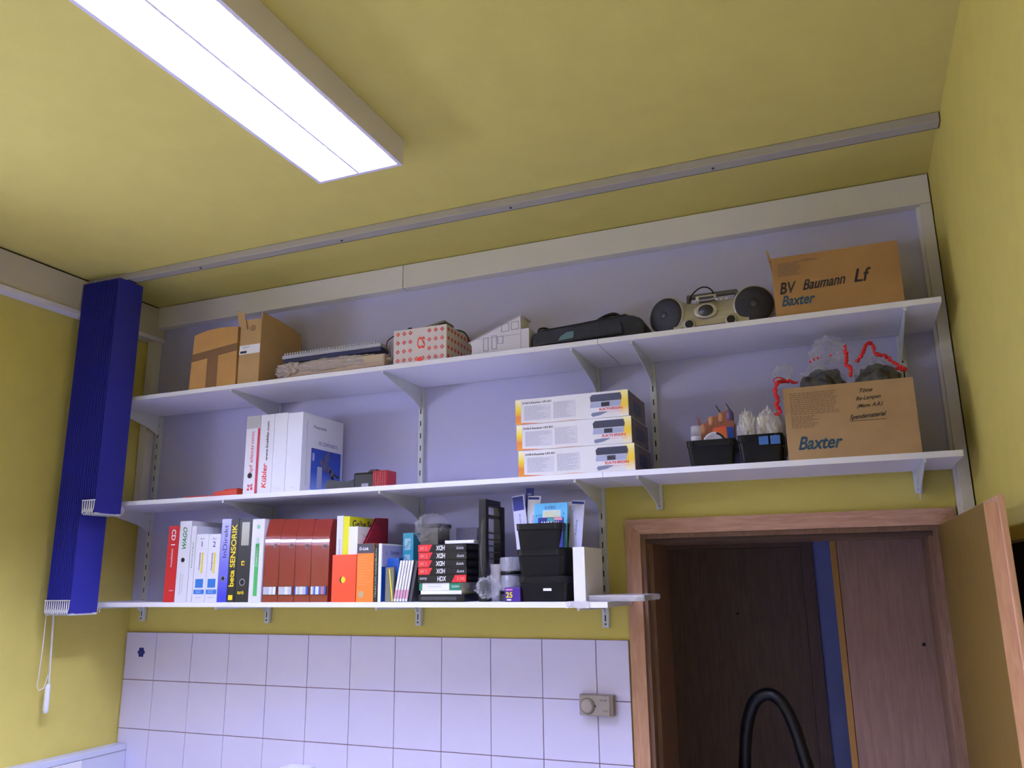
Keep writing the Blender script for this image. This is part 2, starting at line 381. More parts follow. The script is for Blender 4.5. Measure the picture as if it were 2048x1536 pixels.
# ------------------------------------------------------------------ vertical blind pushed to the left
bl = thing('vertical_blind', 'royal-blue vertical blind slats stacked at the left end of the rail', 'blind', (0, -.4225, 0))
def slats(xs, zb, lip):
    me = None
    for i, x in enumerate(xs):
        if me is None:
            s = MB()
            n = 8; pr = [(-.0635+.127*k/n, .0035*math.sin(math.pi*k/n)) for k in range(n+1)]
            s.prism([(b_, a_) for a_, b_ in pr] + [(b_+.0012, a_) for a_, b_ in pr[::-1]], zb, H-.034, 'z')
            o = s.make('slat', BLUEF, bl, True); me = o.data
            w_ = MB().box(.0, .003, -.062, .062, zb-.006, zb+.002).make('slat_weight', MET, o); wme = w_.data
            for p in me.polygons: p.use_smooth = False
        else:
            o = bpy.data.objects.new('slat', me); COL.objects.link(o); o.parent = bl
            w_ = bpy.data.objects.new('slat_weight', wme); COL.objects.link(w_); w_.parent = o
        o.location = (x, 0, 0); o.rotation_euler = (0, 0, R(random.uniform(-1.5, 1.5)))
        if i+1 < len(xs):
            d = xs[i+1]-x; c = MB()
            c.tube([(x-.002, -.066, zb+.050), (x+.001, -.067, zb+.02), (x+d*.25, -.068, zb+.001+random.uniform(-.004, .004)), (x+d*.6, -.069, zb+.002), (x+d*.9, -.067, zb+.02), (x+d-.002, -.066, zb+.05)], .0019, 5)
            c.make('bead_chain', WHITE, bl)
    c = MB().tube([(xs[0]-.004, -.068, zb+.051), (xs[-1]+.004, -.068, zb+.051)], .0022, 5)
    c.make('bead_chain', WHITE, bl)
    c = MB().tube([(xs[0], .064, zb), (xs[-1]+.004, .064, zb), (xs[-1]+.006, .064, zb+.03), (xs[-1]+.016, .066, zb+.02), (xs[-1]+.014, .066, zb+.002)], .0012, 5)
    c.make('bead_chain', WHITE, bl)
slats([.071+.0118*i for i in range(12)], 1.455, 0)
slats([.214+.0125*i for i in range(6)], 1.842, 0)
MB().box(.02, .285, -.02, .02, H-.035, H-.030).make('slat_carrier', DGREY, bl)
pc = thing('pull_cord', 'white pull cord with weight and a bead chain loop hanging beside the blind', 'cord', (0, 0, 0))
def cp(u, v, x=.055): y, z = pxx(u, v, x); return (x, y, z)
CW = mat('cord_white', (206, 200, 178), .7)
MB().tube([cp(169, 627), cp(147, 800), cp(124, 1000), cp(107, 1220), cp(97, 1372)], .0034, 6).make('cord', CW, pc)
MB().tube([cp(172, 640, .058), cp(151, 800, .058), cp(129, 1000, .058), cp(112, 1215, .058)], .0022, 6).make('cord', CW, pc)
MB().tube([cp(108, 1226, .058), cp(98, 1372, .058)], .0022, 6).make('cord', WHITE, pc)
MB().tube([cp(108, 1200, .05), cp(92, 1235, .05), cp(85, 1300, .05), cp(74, 1372, .05), cp(78, 1381, .05), cp(88, 1376, .052), cp(96, 1350, .056)], .0016, 6).make('bead_chain', WHITE, pc)
MB().tube([cp(97, 1368), cp(96, 1374), cp(91, 1420), cp(91, 1426)], [.006, .0095, .0105, .008], 12).make('cord_weight', WHITE, pc, True)

# ------------------------------------------------------------------ shelving system
ups = []
UX = [.0887, .7727, 1.4823, 2.2221, 2.4317, 3.2528]
UB = [1.405, 1.402, 1.398, 1.398, 1.797, 1.812]
names = ['leftmost, beside the blind', 'behind the white binders', 'in the middle, right of the red-ended hand tool', 'behind the receiver boxes, left of the doorway', 'right of the receiver boxes, ending above the door', 'at the right, behind the drawstring bags']
for i, (x, b) in enumerate(zip(UX, UB)):
    t = thing('shelf_upright', 'white slotted shelf upright, '+names[i], 'shelf upright', (x, -.0045, b), 0, 'slotted uprights of the wall shelving')
    top = S3-.02-b
    u = MB().box(-.012, -.0095, -.0135, 0, 0, top).box(.0095, .012, -.0135, 0, 0, top).box(-.0095, .0095, -.0155, -.0125, 0, top).make('channel', MET, t)
    s = MB(); z = .022
    while z < top-.02:
        s.box(-.0022, .0022, -.0159, -.015, z, z+.021); z += .05
    s.make('slots', SLOT, t, kind='stuff')
    MB().lathe([(.0035, 0), (.0035, .002), (.001, .003)], 8, Matrix.Translation((0, -.0155, .012)) @ Matrix.Rotation(R(90), 4, 'X')).make('screw', DGREY, t)
def bracket(x, s_, deep=.315, lab='', slim=False):
    t = thing('shelf_bracket', lab, 'bracket', (x, -.0205, s_-TH), 0, 'brackets of the wall shelving')
    hgt = .088
    pr = [(0, 0), (-deep+.02, 0), (-deep+.02, -.010), (-deep+.045, -.014), (-.075, -.058), (-.045, -.068), (-.022, -.080), (-.008, -hgt), (0, -hgt)]
    if slim: pr = [(0, 0), (-deep+.02, 0), (-deep+.02, -.008), (-.03, -.014), (-.01, -.030), (0, -.030)]
    MB().prism(pr, -.0016, .0016, 'x').make('bracket_web', MET, t)
    MB().box(-.008, .008, -deep+.02, 0, -.0016, 0).make('bracket_flange', MET, t)
    MB().box(-.004, .004, -deep+.012, -deep+.02, -.010, 0).make('bracket_tip', MET, t)
shn = {S1: 'bottom shelf', S2: 'middle shelf', S3: 'top shelf'}
un = ['at the blind end', 'under its left part', 'under its middle', 'left of the board joint', 'right of the board joint', 'near the right wall']
for s_ in (S1, S2, S3):
    for i, x in enumerate(UX):
        if s_ == S1 and i > 3: continue
        bracket(x, s_, .315, f'white steel bracket of the {shn[s_]}, {un[i] if not (s_==S1 and i==3) else "at its right end"}', s_ == S1)
def board(x0, x1, s_, label, name='shelf_board'):
    t = thing(name, label, 'shelf', ((x0+x1)/2, 0, s_)); a = (x1-x0)/2
    nl = .034 if x0 < 1 else 0
    MB().box(-a, a, DEP+.0012, -.0535, -TH, 0, .0008).box(-a+nl, a, -.0535, -.0205, -TH, 0).make('board', WHT, t)
    MB().box(-a, a, DEP, DEP+.0012, -TH, 0).make('edge_band', WHITE, t)
board(.02, 2.3200, S1, 'white bottom shelf board with binders and plastic crates')
board(.02, 2.3195, S2, 'long left board of the middle shelf, carrying the white binders')
board(2.3215, 3.3495, S2, 'short right board of the middle shelf, above the door')
board(.02, 2.3195, S3, 'long left board of the top shelf with cartons and the paper house')
board(2.3215, 3.3495, S3, 'short right board of the top shelf with the stereo')

# ================================================================== things on the bottom shelf
def on(s_): return s_+.0003
def hole(parent, x, z, r=.011, ring=ALU):
    MB().lathe([(r, 0), (r, .0012), (r*.78, .0012), (r*.78, .0004)], 20, Matrix.Translation((x, 0, z)) @ Matrix.Rotation(R(90), 4, 'X')).make('finger_ring', ring, parent, True)
    MB().lathe([(r*.77, 0), (r*.77, .0006)], 20, Matrix.Translation((x, 0, z)) @ Matrix.Rotation(R(90), 4, 'X')).make('finger_hole', SLOT, parent)
def strip(parent, x0, x1, z0, z1, m, name='print', y=0):
    return MB().box(x0, x1, y-.0006, y+.0002, z0, z1).make(name, m, parent)
def sstrip(parent, x, y0, y1, z0, z1, m, name='print'):
    return MB().box(x-.0002, x+.0006, y0, y1, z0, z1).make(name, m, parent)
def span(u0, u1, vb, vt, s_, y):
    x0 = px(u0, vb, y)[0]; x1 = px(u1, vb, y)[0]; zt = px((u0+u1)/2+(1024-(u0+u1)/2)*(vb-vt)/6700, vt, y)[1]
    return x0, x1, zt-s_
def binder(label, u0, u1, vb, vt, s_, m, y=-.322, d=.285, cat='binder', name='ring_binder', pages=WHITE, group=None, sp=None):
    x0, x1, h = span(u0, u1, vb, vt, s_, y); a = (x1-x0)/2-.0004
    t = thing(name, label, cat, ((x0+x1)/2, y, on(s_)), 0, group)
    MB().box(-a, a, 0, .0022, 0, h).make('spine', sp or m, t)
    for s in (-1, 1): MB().box(min(s*a, s*(a-.0022)), max(s*a, s*(a-.0022)), .0024, d, 0, h, .0006).make('cover', m, t)
    MB().box(-a+.004, a-.004, .012, d-.012, .004, h-.012).make('pages', pages, t)
    return t, a, h
WBIND = mat('white_binder', (224, 224, 232), .42)
t, a, h = binder('slim red ring binder with white lettering, leftmost on the bottom shelf', 326, 348, 1199, 1052, S1, mat('red_binder', (196, 30, 38), .4))
text('CD 1', .021, WHITE, t, (0, -.0006, h-.045), width=.062, spin=R(-90), al='CENTER', bold=.02)
text('Installation', .010, WHITE, t, (-.002, -.0006, h-.125), width=.07, spin=R(90), al='CENTER')
text('wieland', .006, WHITE, t, (.008, -.0006, .045), width=.022, al='CENTER')
t, a, h = binder('white ring binder with green logo lettering, right of the red one', 348.3, 372, 1200, 1042, S1, WBIND)
text('WAGO', .021, mat('green_print', (20, 128, 60), .5), t, (-.001, -.0006, h-.067), width=.085, spin=R(90), al='CENTER', shear=.3, bold=.02)
hole(t, -.002, h-.152, .009, DGREY)
text('Automation', .006, GREY, t, (-.008, -.0006, .07), width=.085, spin=R(90), al='CENTER'); text('Components', .006, GREY, t, (.004, -.0006, .07), width=.07, spin=R(90), al='CENTER')
t, a, h = binder('very thin white catalogue with green lettering, left of volume 1', 373, 382.5, 1201, 1052, S1, WBIND, cat='catalogue', name='catalogue')
text('PHOENIX', .006, MATS['green_print'], t, (0, -.0006, h*.62), width=.1, spin=R(90), al='CENTER')
BLP = mat('blue_print', (42, 118, 200), .5); NAVY = mat('navy_print', (34, 50, 130), .5); YP = mat('yellow_print', (236, 214, 34), .5)
for n, (u0, u1) in enumerate(((383.5, 408.6), (409, 432.5))):
    t, a, h = binder('short white catalogue with a blue numeral %d, %s' % (n+1, 'left one of the pair' if n == 0 else 'right one of the pair'), u0, u1, 1201, 1068, S1, WBIND, d=.21, cat='catalogue', name='catalogue', group='two numbered catalogues')
    text('Band', .006, NAVY, t, (0, -.0006, h-.018), al='CENTER'); text(str(n+1), .021, NAVY, t, (0, -.0006, h-.039), al='CENTER', bold=.01)
    strip(t, -.022, .022, h-.058, h-.0575, LGREY)
    strip(t, .002, .010, h-.150, h-.072, YP, 'yellow_bar'); text('Components', .0085, INK, t, (-.006, -.0006, h-.105), width=.066, spin=R(90), al='CENTER', bold=.03)
    strip(t, -.020, .018, .054, .087, BLP, 'blue_square'); strip(t, -.0255, .0255, .030, .047, BLP, 'blue_band')
    text('Elektronik', .004, GREY, t, (0, -.0006, .018), al='CENTER'); lines(MB(), -.014, .012, .033, .045, 2, -.0006, .001).make('fine_print', WHITE, t, kind='stuff')
LIL = ramp_mat('lilac_blue_gradient', [(0, (58, 62, 200)), (.45, (118, 120, 214)), (.8, (178, 178, 232)), (1, (200, 200, 238))], 'Z', .02, .31)
t, a, h = binder('ring binder fading from blue at the foot to pale lilac, with blue lettering', 433.5, 452, 1202, 1038, S1, LIL)
text('InDirekt', .020, NAVY, t, (0, -.0006, h-.085), width=.125, spin=R(90), al='CENTER'); hole(t, 0, .088, .010)
BB = mat('black_binder', (26, 26, 28), .4)
YB = mat('yellow_letter', (240, 216, 20), .5)
t, a, h = binder('thin black ring binder with big yellow upright lettering', 452.5, 468.2, 1203, 1038, S1, BB)
text('beta SENSORIK', .024, YB, t, (-.001, -.0006, h*.56), width=.235, spin=R(90), al='CENTER', bold=.035); strip(t, -.011, .009, .008, .026, YB)
t, a, h = binder('black ring binder with a grey label and a small yellow square', 468.6, 495, 1203, 1038, S1, BB)
strip(t, -.016, .020, h-.10, h-.012, mat('silver_label', (150, 148, 134), .35, .3), 'label'); strip(t, -.009, .005, .135, .152, YB, 'yellow_square'); hole(t, 0, .073, .013, ALU)
text('turck', .014, YB, t, (-.004, -.0006, .036), width=.032, al='CENTER', bold=.03); strip(t, -.004, .004, .139, .147, BB, 'inset', -.0006)
t, a, h = binder('white ring binder with a long green bar, left of the brown magazine files', 495.6, 520.5, 1203, 1038, S1, WBIND)
GB = mat('green_bar', (70, 178, 92), .5)
strip(t, -.008, .010, .022, .215, GB, 'green_bar'); text('PHOENIX', .014, mat('pale_green', (140, 200, 160), .5), t, (.001, -.0006, h-.105), width=.07, spin=R(90), al='CENTER'); text('CONTACT', .007, WHITE, t, (.001, -.0012, .165), width=.07, spin=R(90), al='CENTER')
MB().lathe([(.008, 0), (.008, .0006)], 16, Matrix.Translation((.001, 0, h-.03)) @ Matrix.Rotation(R(90), 4, 'X')).make('logo', MATS['pale_green'], t)

# brown lacquered magazine files
MAR = mat('maroon_lacquer', (132, 44, 40), .14, spec=.9)
def magfile(label, x0, x1, s_, h, m, y=-.322, d=.262, low=.12, group=None, slot=True, front=True, name='magazine_file', paper=LGREY):
    t = thing(name, label, 'magazine file', ((x0+x1)/2, y, on(s_)), 0, group); a = (x1-x0)/2-.0006; th = .002
    if front:     # tall closed back turned to the room
        n = 28; pr = []; yy = 0
        for k in range(n+1):
            z_ = h*k/n; q = max(0, min(1, (z_-.19)/.075)); q = q*q*(3-2*q); pr.append((yy, z_)); yy += math.tan(R(15)*q)*h/n
        MB().prism([(0+p[0]*1.0, p[1]) for p in pr]+[(th+p[0], p[1]) for p in pr[::-1]], -a, a, 'x').make('spine', m, t, False)
        side = [(.0025, 0), (d, 0), (d, low), (d*.72, low), (.085, h)]+[(p[0]+th+.0006, p[1]) for p in pr[::-2]][:-1]
    else:
        MB().box(-a, a, 0, th, 0, low).make('spine', m, t); MB().box(-a, a, d-th, d, 0, h).make('back_panel', m, t)
        side = [(.0025, 0), (d-.0025, 0), (d-.0025, h), (d-.09, h), (.03, low), (.0025, low)]
    for s in (-1, 1):
        MB().prism(side, min(s*a, s*(a-th)), max(s*a, s*(a-th)), 'x').make('side_panel', m, t)
    MB().box(-a+th, a-th, th+.001, d-.003, 0, .002).make('base', m, t)
    MB().box(-a+.005, a-.005, .012, d-.02, .003, low if not front else low*.9).make('papers', paper, t)
    return t, a, h
us = [521, 551.6, 583.8, 616.3, 652.5]
rnd = random.Random(3)
PB = mat('paper_blue', (70, 100, 180), .6); PR = mat('paper_rose', (190, 130, 140), .6); PO = mat('paper_olive', (150, 150, 110), .6)
wh = ['leftmost', 'second from the left', 'third from the left', 'rightmost']
for i in range(4):
    x0 = px(us[i], 1204, -.33)[0]; x1 = px(us[i+1], 1204, -.33)[0]; h = px((us[i]+us[i+1])/2, 1038, -.33)[1]-S1
    t, a, h = magfile('glossy maroon magazine file, %s of the four' % wh[i], x0, x1, S1, h, MAR, y=-.324, group='glossy maroon magazine files')
    strip(t, -a+.001, -a+.0018, 0, .14, mat('seam_brown', (70, 22, 22), .6), 'seam', -.0005)
    # finger hole just under the leaning upper part
    MB().lathe([(.009, 0), (.009, .0012), (.007, .0012), (.007, .0004)], 20, Matrix.Translation((a-.018, -.0006, h-.100)) @ Matrix.Rotation(R(88), 4, 'X')).make('finger_ring', mat('maroon_ring', (190, 160, 160), .15, .5), t, True)
    MB().lathe([(.0069, 0), (.0069, .0014)], 20, Matrix.Translation((a-.018, -.0006, h-.100)) @ Matrix.Rotation(R(88), 4, 'X')).make('finger_hole', mat('hole_maroon', (60, 14, 16), .4), t)
    z0 = .026; MB().box(-a+.004, a-.004, -.0026, -.0012, z0, z0+.030).make('window_slot', SLOT, t)
    x = -a+.006; k = 0
    while x < a-.008 and k < 14:
        wd = rnd.uniform(.003, .008)
        MB().box(x, min(x+wd, a-.006), -.0034, -.0022, z0+.001, z0+.029).make('paper_edge', rnd.choice([LGREY, WHITE, WHITE, LGREY, PB if i > 1 else LGREY, PR if i > 2 else WHITE]), t)
        x += wd+.0008; k += 1
# books and boxes between the maroon files and the black crates
def box3(name, label, cat, u0, u1, vb, vt, s_, y, d, m, part='body', bev=.0006, group=None, zoff=0, rz=0, cap=None):
    x0, x1, h = span(u0, u1, vb, vt, s_, y); a = (x1-x0)/2
    t = thing(name, label, cat, ((x0+x1)/2, y, on(s_)+zoff), rz, group)
    MB().box(-a+.0003, a-.0003, 0, d, 0, h, bev).make(part, m, t)
    return t, a, h
ORG = mat('orange_red_card', (238, 74, 34), .4); ORG2 = mat('orange_card', (238, 128, 40), .5)
x0 = px(661.5, 1204, -.33)[0]; x1 = px(710.5, 1204, -.33)[0]
# orange holder: low front box in which the white binder and yellow book stand
oh = .165
t = thing('magazine_file', 'bright orange-red card holder with a round yellow finger hole', 'magazine file', ((x0+x1)/2, -.330, on(S1))); a = (x1-x0)/2-.001
MB().box(-a, a, 0, .0025, 0, oh).make('front_panel', ORG, t)
for s in (-1, 1): MB().prism([(.0027, 0), (.2525, 0), (.2525, oh), (.0027, oh)], min(s*a, s*(a-.002)), max(s*a, s*(a-.002)), 'x').make('side_panel', ORG, t)
MB().box(-a+.002, a-.002, .0026, .25, 0, .0015).make('base', ORG, t); MB().box(-a+.002, a-.002,   .253, .255, .0, oh).make('back_panel', ORG, t)
MB().lathe([(.0115, 0), (.0115, .0008)], 20, Matrix.Translation((-.004, -.0002, .077)) @ Matrix.Rotation(R(90), 4, 'X')).make('finger_hole', YP, t)
MB().prism([(-.0145+.0*k, .077) if k < 0 else (-.004-.0122*math.cos(R(-80+k*20)), .077+.0122*math.sin(R(-80+k*20))) for k in range(9)]+[(-.004-.0075*math.cos(R(80-k*20)), .077+.0105*math.sin(R(80-k*20))) for k in range(9)], -.0016, -.0004).make('painted_hole_shade', INK, t)  # ink crescent painted as shade along the edge of the hole
def inner(name, label, cat, xa, xb, y, d, h, m, z=.0022, part='cover', pages=WHITE):
    t = thing(name, label, cat, ((xa+xb)/2, y, on(S1)+z)); a = (xb-xa)/2
    MB().box(-a, a, 0, .0015, 0, h).box(-a, -a+.0012, .0015, d, 0, h).box(a-.0012, a, .0015, d, 0, h).make(part, m, t)
    MB().box(-a+.0015, a-.0015, .003, d-.003, .003, h-.003).make('pages', pages, t); return t, a, h
xg = px(684.5, 1110, -.318)[0]; xs_ = px(697.5, 1110, -.318)[0]
t, a, h = inner('book', 'white binder standing in the orange holder beside the yellow directory', 'book', x0+.006, xg-.001, -.318, .235, .303, WBIND)
text('Schrack', .008, GREY, t, (0, -.0006, .19), width=.06, spin=R(90), al='CENTER')
MB().box(a-.001, a-.0002, .02, .16, .27, .303).make('red_flash', RED, t)
YEB = mat('directory_yellow', (226, 222, 20), .5)
t, a, h = inner('phone_directory', 'bright yellow phone directory with black lettering, in the orange holder', 'book', xg, xs_-.001, -.318, .235, .300, YEB)
text('Gelbe Seiten', .026, INK, t, (a+.0004, .02, .262), SIDE, width=.19, bold=.02)
t, a, h = inner('book', 'small white paperback in front of the yellow directory', 'book', xs_, x1-.004, -.322, .15, .262, WHITE)
text('Technik', .010, GREY, t, (a+.0004, .03, .225), SIDE, width=.08); sstrip(t, a, .02, .12, .180, .188, NAVY)
# dark red file with the orange box in front of it
xd0 = px(711.5, 1204, -.33)[0]; xd1 = px(745.5, 1204, -.33)[0]
rb = px(775, 1060, -.05)
DRED = mat('dark_red_card', (150, 24, 46), .5)
xr = rb[0]
fy = -.298; fw_ = .011
t = thing('magazine_file', 'slim dark red magazine file with slanted side, behind the orange network box', 'magazine file', (x1+.001+fw_/2, fy, on(S1)))
sd = [(0, 0), (.16, 0), (.16, .303), (.080, .300), (0, .200)]
MB().prism(sd, fw_/2-.002, fw_/2, 'x').make('side_panel', DRED, t); MB().prism(sd, -fw_/2, -fw_/2+.002, 'x').make('side_panel', DRED, t)
MB().box(-fw_/2+.0022, fw_/2-.0022, .158, .16, 0, .300).make('back_panel', DRED, t); MB().box(-fw_/2+.0022, fw_/2-.0022, 0, .002, 0, .15).make('front_panel', DRED, t)
MB().box(-fw_/2+.0022, fw_/2-.0022, .003, .157, 0, .002).make('base', DRED, t); MB().box(-fw_/2+.003, fw_/2-.003, .03, .15, .003, .145).make('papers', LGREY, t)
t, a, h = box3('network_box', 'flat upright orange product box with a dark grey top band', 'box', 711.5, 745.3, 1204, 1087, S1, -.330, .029, ORG2)
strip(t, -a, a, h-.034, h-.0005, mat('band_grey', (70, 66, 72), .5), 'top_band'); text('D-Link', .011, WHITE, t, (-.006, -.0008, h-.018), width=.038, al='CENTER', bold=.03)
lines(MB(), -a+.006, a-.012, .055, h-.042, 11, -.0002, .0012, .4, 5).make('fine_print', mat('peach_print', (244, 176, 120), .5), t, kind='stuff')
MB().lathe([(.012, 0), (.012, .0006)], 20, Matrix.Translation((-a+.020, 0, .026)) @ Matrix.Rotation(R(90), 4, 'X')).make('round_label', mat('tan_label', (196, 164, 120), .5), t)
t, a, h = box3('book', 'thin black book with pale green spine lettering, right of the orange box', 'book', 746.2, 753.5, 1204, 1089, S1, -.325, .05, BB, 'cover')
text('TELECOM HANDBUCH', .007, mat('pale_lettering', (170, 200, 170), .5), t, (0, -.0007, h*.5), width=h*.85, spin=R(90), al='CENTER')
t, a, h = box3('brochure', 'lilac-white brochure with a deep blue lower half, turned to show its cover', 'brochure', 754.5, 761, 1205, 1087, S1, -.325, .20, WHITE, 'cover')
BLU = mat('deep_blue_card', (24, 76, 170), .4)
sstrip(t, a, .001, .199, .001, h*.60, BLU, 'blue_field'); sstrip(t, a, .005, .19, h*.62, h*.97, mat('lilac_field', (178, 176, 222), .5), 'lilac_field')
text('Siedle', .012, NAVY, t, (a+.0009, .06, h*.82), SIDE, width=.06); text('i', .014, INK, t, (a+.0009, .03, h*.80), SIDE, bold=.03)
xt = px(804.8, 1130, -.20)[0]; xt2 = px(826, 1130, -.20)[0]; ht = px(816, 1066, -.2)[1]-S1
t = thing('photo_box', 'teal box with white labels standing behind the disc cases', 'box', ((xt+xt2)/2, -.20, on(S1))); a = (xt2-xt)/2; TL = mat('teal_card', (60, 170, 190), .4)
MB().box(-a, a, 0, .10, 0, ht, .001).make('body', TL, t)
strip(t, -a+.008, a-.012, ht-.062, ht-.02, mat('pale_teal', (178, 220, 228), .4), 'label'); strip(t, -a+.008, a-.012, ht-.115, ht-.078, MATS['pale_teal'], 'label')
text('Foto', .011, TEAL, t, (-.002, -.0008, ht-.042), spin=R(60), al='CENTER'); text('Foto', .011, TEAL, t, (-.002, -.0008, ht-.097), spin=R(-40), al='CENTER')
x_ = px(797, 1100, -.14)[0]
t = thing('toner_box', 'small black box squeezed between the blue brochure and the teal box', 'box', (x_+.012, -.14, on(S1))); MB().box(-.014, .014, 0, .06, 0, .205, .001).make('body', BLACK, t)
text('HP', .012, WHITE, t, (0, -.0006, .17), al='CENTER')
# folders in clear cover and slanted disc cases
x_ = px(776, 1204, -.31)[0]
t = thing('document_sleeve', 'olive-grey sleeve with a thin yellow edge left of the disc cases', 'folder', (x_+.012, -.315, on(S1)))
MB().box(-.022, .012, 0, .012, 0, .118, .001).make('sleeve', mat('olive_grey_sleeve', (112, 112, 96), .4), t)
MB().prism([(.006, .002), (.010, .002), (-.004, .112), (-.008, .112)], -.001, .0).make('yellow_edge', YP, t)
BLB = mat('blue_box', (30, 92, 180), .4)
x_ = px(766, 1204, -.27)[0]; x2_ = px(797, 1204, -.27)[0]
t = thing('card_box', 'flat blue box standing behind the olive sleeve', 'box', ((x_+x2_)/2+.004, -.285, on(S1))); a = (x2_-x_)/2
MB().box(-a+.004, a+.004, 0, .03, 0, .150, .001).make('body', BLB, t); strip(t, -a+.01, a-.004, .118, .122, mat('mid_blue', (30, 60, 150), .5))
xc = px(787.5, 1204, -.31)[0]
CASE = mat('clear_grey_case', (120, 118, 132), .25)
for i in range(5):
    t = thing('disc_case', 'disc case with white spine leaning right, %s of five' % ['leftmost', 'second', 'middle', 'fourth', 'rightmost'][i], 'disc case', (xc+.0055+i*.0112, -.315, on(S1)+.001), 0, 'leaning disc cases', (0, R(10), 0))
    MB().box(-.0046, .0046, .002, .125, 0, .142, .0005).make('case_body', CASE, t); MB().box(-.0040, .0038, 0, .0019, .001, .141).make('spine_label', WHITE, t)
    strip(t, -.0034, .0034, .010, .040, mat('pink_print', (220, 150, 176), .5)); 
t = thing('disc_case', 'dark grey disc case leaning against the white-spined ones', 'disc case', (xc+.0055+5*.0112+.002, -.312, on(S1)+.001), 0, None, (0, R(10), 0))
MB().box(-.0046, .0066, .002, .13, 0, .139, .0005).make('case_body', DGREY, t)

# stack of tape boxes and books
ys = -.315
def flat(name, label, cat, u0, u1, z0, z1, y, d, m, group=None, part='body', rz=0):
    x0 = px(u0, 1140, y)[0]; x1 = px(u1, 1140, y)[0]
    t = thing(name, label, cat, ((x0+x1)/2, y, z0), rz, group); a = (x1-x0)/2; MB().box(-a, a, 0, d, .0003, z1-z0-.0003, .0006).make(part, m, t); return t, a, z1-z0
zz = [on(S1)]+[px(885, v, ys)[1] for v in (1188.8, 1181, 1165.2, 1149.6, 1134.6, 1119.2, 1103.5, 1088)]
k0 = zz[1]-on(S1)
t, a, h = flat('tape_recorder', 'flat black device at the foot of the tape stack', 'device', 838, 929, zz[0], zz[1], ys, .20, BLACK)
strip(t, -a+.01, a-.03, h*.25, h*.7, DGREY)
t, a, h = flat('paperback', 'slim white booklet lying on the black device', 'book', 842, 923, zz[1], zz[2], ys, .18, WHITE)
t, a, h = flat('paperback', 'book with a white and green spine under the tape boxes', 'book', 839, 921, zz[2], zz[3], ys+.004, .185, WHITE)
GRN = mat('deep_green_print', (22, 120, 84), .5)
strip(t, -a, -a+.012, .001, h-.001, GRN, 'green_end'); strip(t, a-.042, a, .001, h-.001, GRN, 'green_end'); text('Rechtschreibung', .005, GREY, t, (-.02, -.0006, h*.5), width=.05, al='CENTER'); text('DUDEN', .006, WHITE, t, (a-.018, -.0012, h*.5), al='CENTER')
TRED = mat('tape_red', (214, 40, 44), .45)
for i in range(5):
    lab = ['black and red tape box with its print upright, lowest of the five', 'black and red tape box, second from the bottom of five', 'black and red tape box in the middle of the stack of five', 'black and red tape box, second from the top of five', 'black and red tape box, topmost of the five'][i]
    t, a, h = flat('tape_box', lab, 'tape box', 836+(i % 2)*.8, 932.5+(i % 2), zz[3+i], zz[4+i], ys, .19, BLACK, 'boxed video tapes')
    sg = -1 if i else 1
    strip(t, *(sorted((sg*a, sg*(a-.042)))), .001, h-.001, TRED, 'red_end')
    MB().prism([(sg*(a-.042), .001), (sg*(a-.042), h-.001), (sg*(a-.055), h-.001 if i else .001)], -.0006, .0).make('red_point', TRED, t)
    sp = 0 if i == 0 else math.pi
    text('HDX', h*.62, WHITE, t, (-.006 if i else .0, -.0008, h*.5), width=.034, spin=sp, al='CENTER', bold=.03, shear=.1)
    text('sony', h*.4, LGREY, t, (a-.024 if i else -a+.022, -.0008, h*.48), width=.028, spin=sp, al='CENTER', bold=.01)
    text('E 240', h*.42, mat('tape_pink', (240, 150, 150), .5), t, (sg*(a-.020), -.0010, h*.5), width=.026, spin=sp, al='CENTER')
    MB().box(a, a+.0006, .01, .18, h*.3, h*.75).make('print', mat('dim_print', (52, 56, 70), .5), t)
zt_ = zz[8]
x0 = px(889, 1080, ys)[0]; x1 = px(947, 1080, ys)[0]
t = thing('paperback', 'small white slim box lying on top of the tape stack', 'box', ((x0+x1)/2, -.312, zt_+.0004)); a = (x1-x0)/2
MB().box(-a, a, 0, .12, .0, .011, .001).make('body', WHITE, t)
x0 = px(843, 1060, -.26)[0]
t = thing('film_pack', 'olive-grey box in a clear plastic bag on top of the tape stack', 'box', (x0+.038, -.27, zt_+.0004))
MB().box(-.036, .034, 0, .09, 0, .060, .001).make('body', mat('olive_grey_card', (86, 82, 74), .5), t)
MB().box(-.036, .040, .0, .092, .0605, .074, .001).make('lid', mat('dark_olive', (52, 48, 44), .5), t)
bgm = MB().ball((-.010, .035, .056), (.060, .062, .056), 4, .12, 5, 3, .35); bgm.make('clear_bag', BAGF, t)
x0 = px(905, 1060, -.22)[0]
t = thing('film_pack', 'pale lilac clear box standing behind the slim white box', 'box', (x0+.036, -.17, zt_+.0004))
MB().box(-.046, .036, 0, .07, 0, .062, .001).make('body', film('lilac_clear', (130, 126, 160), .35), t)

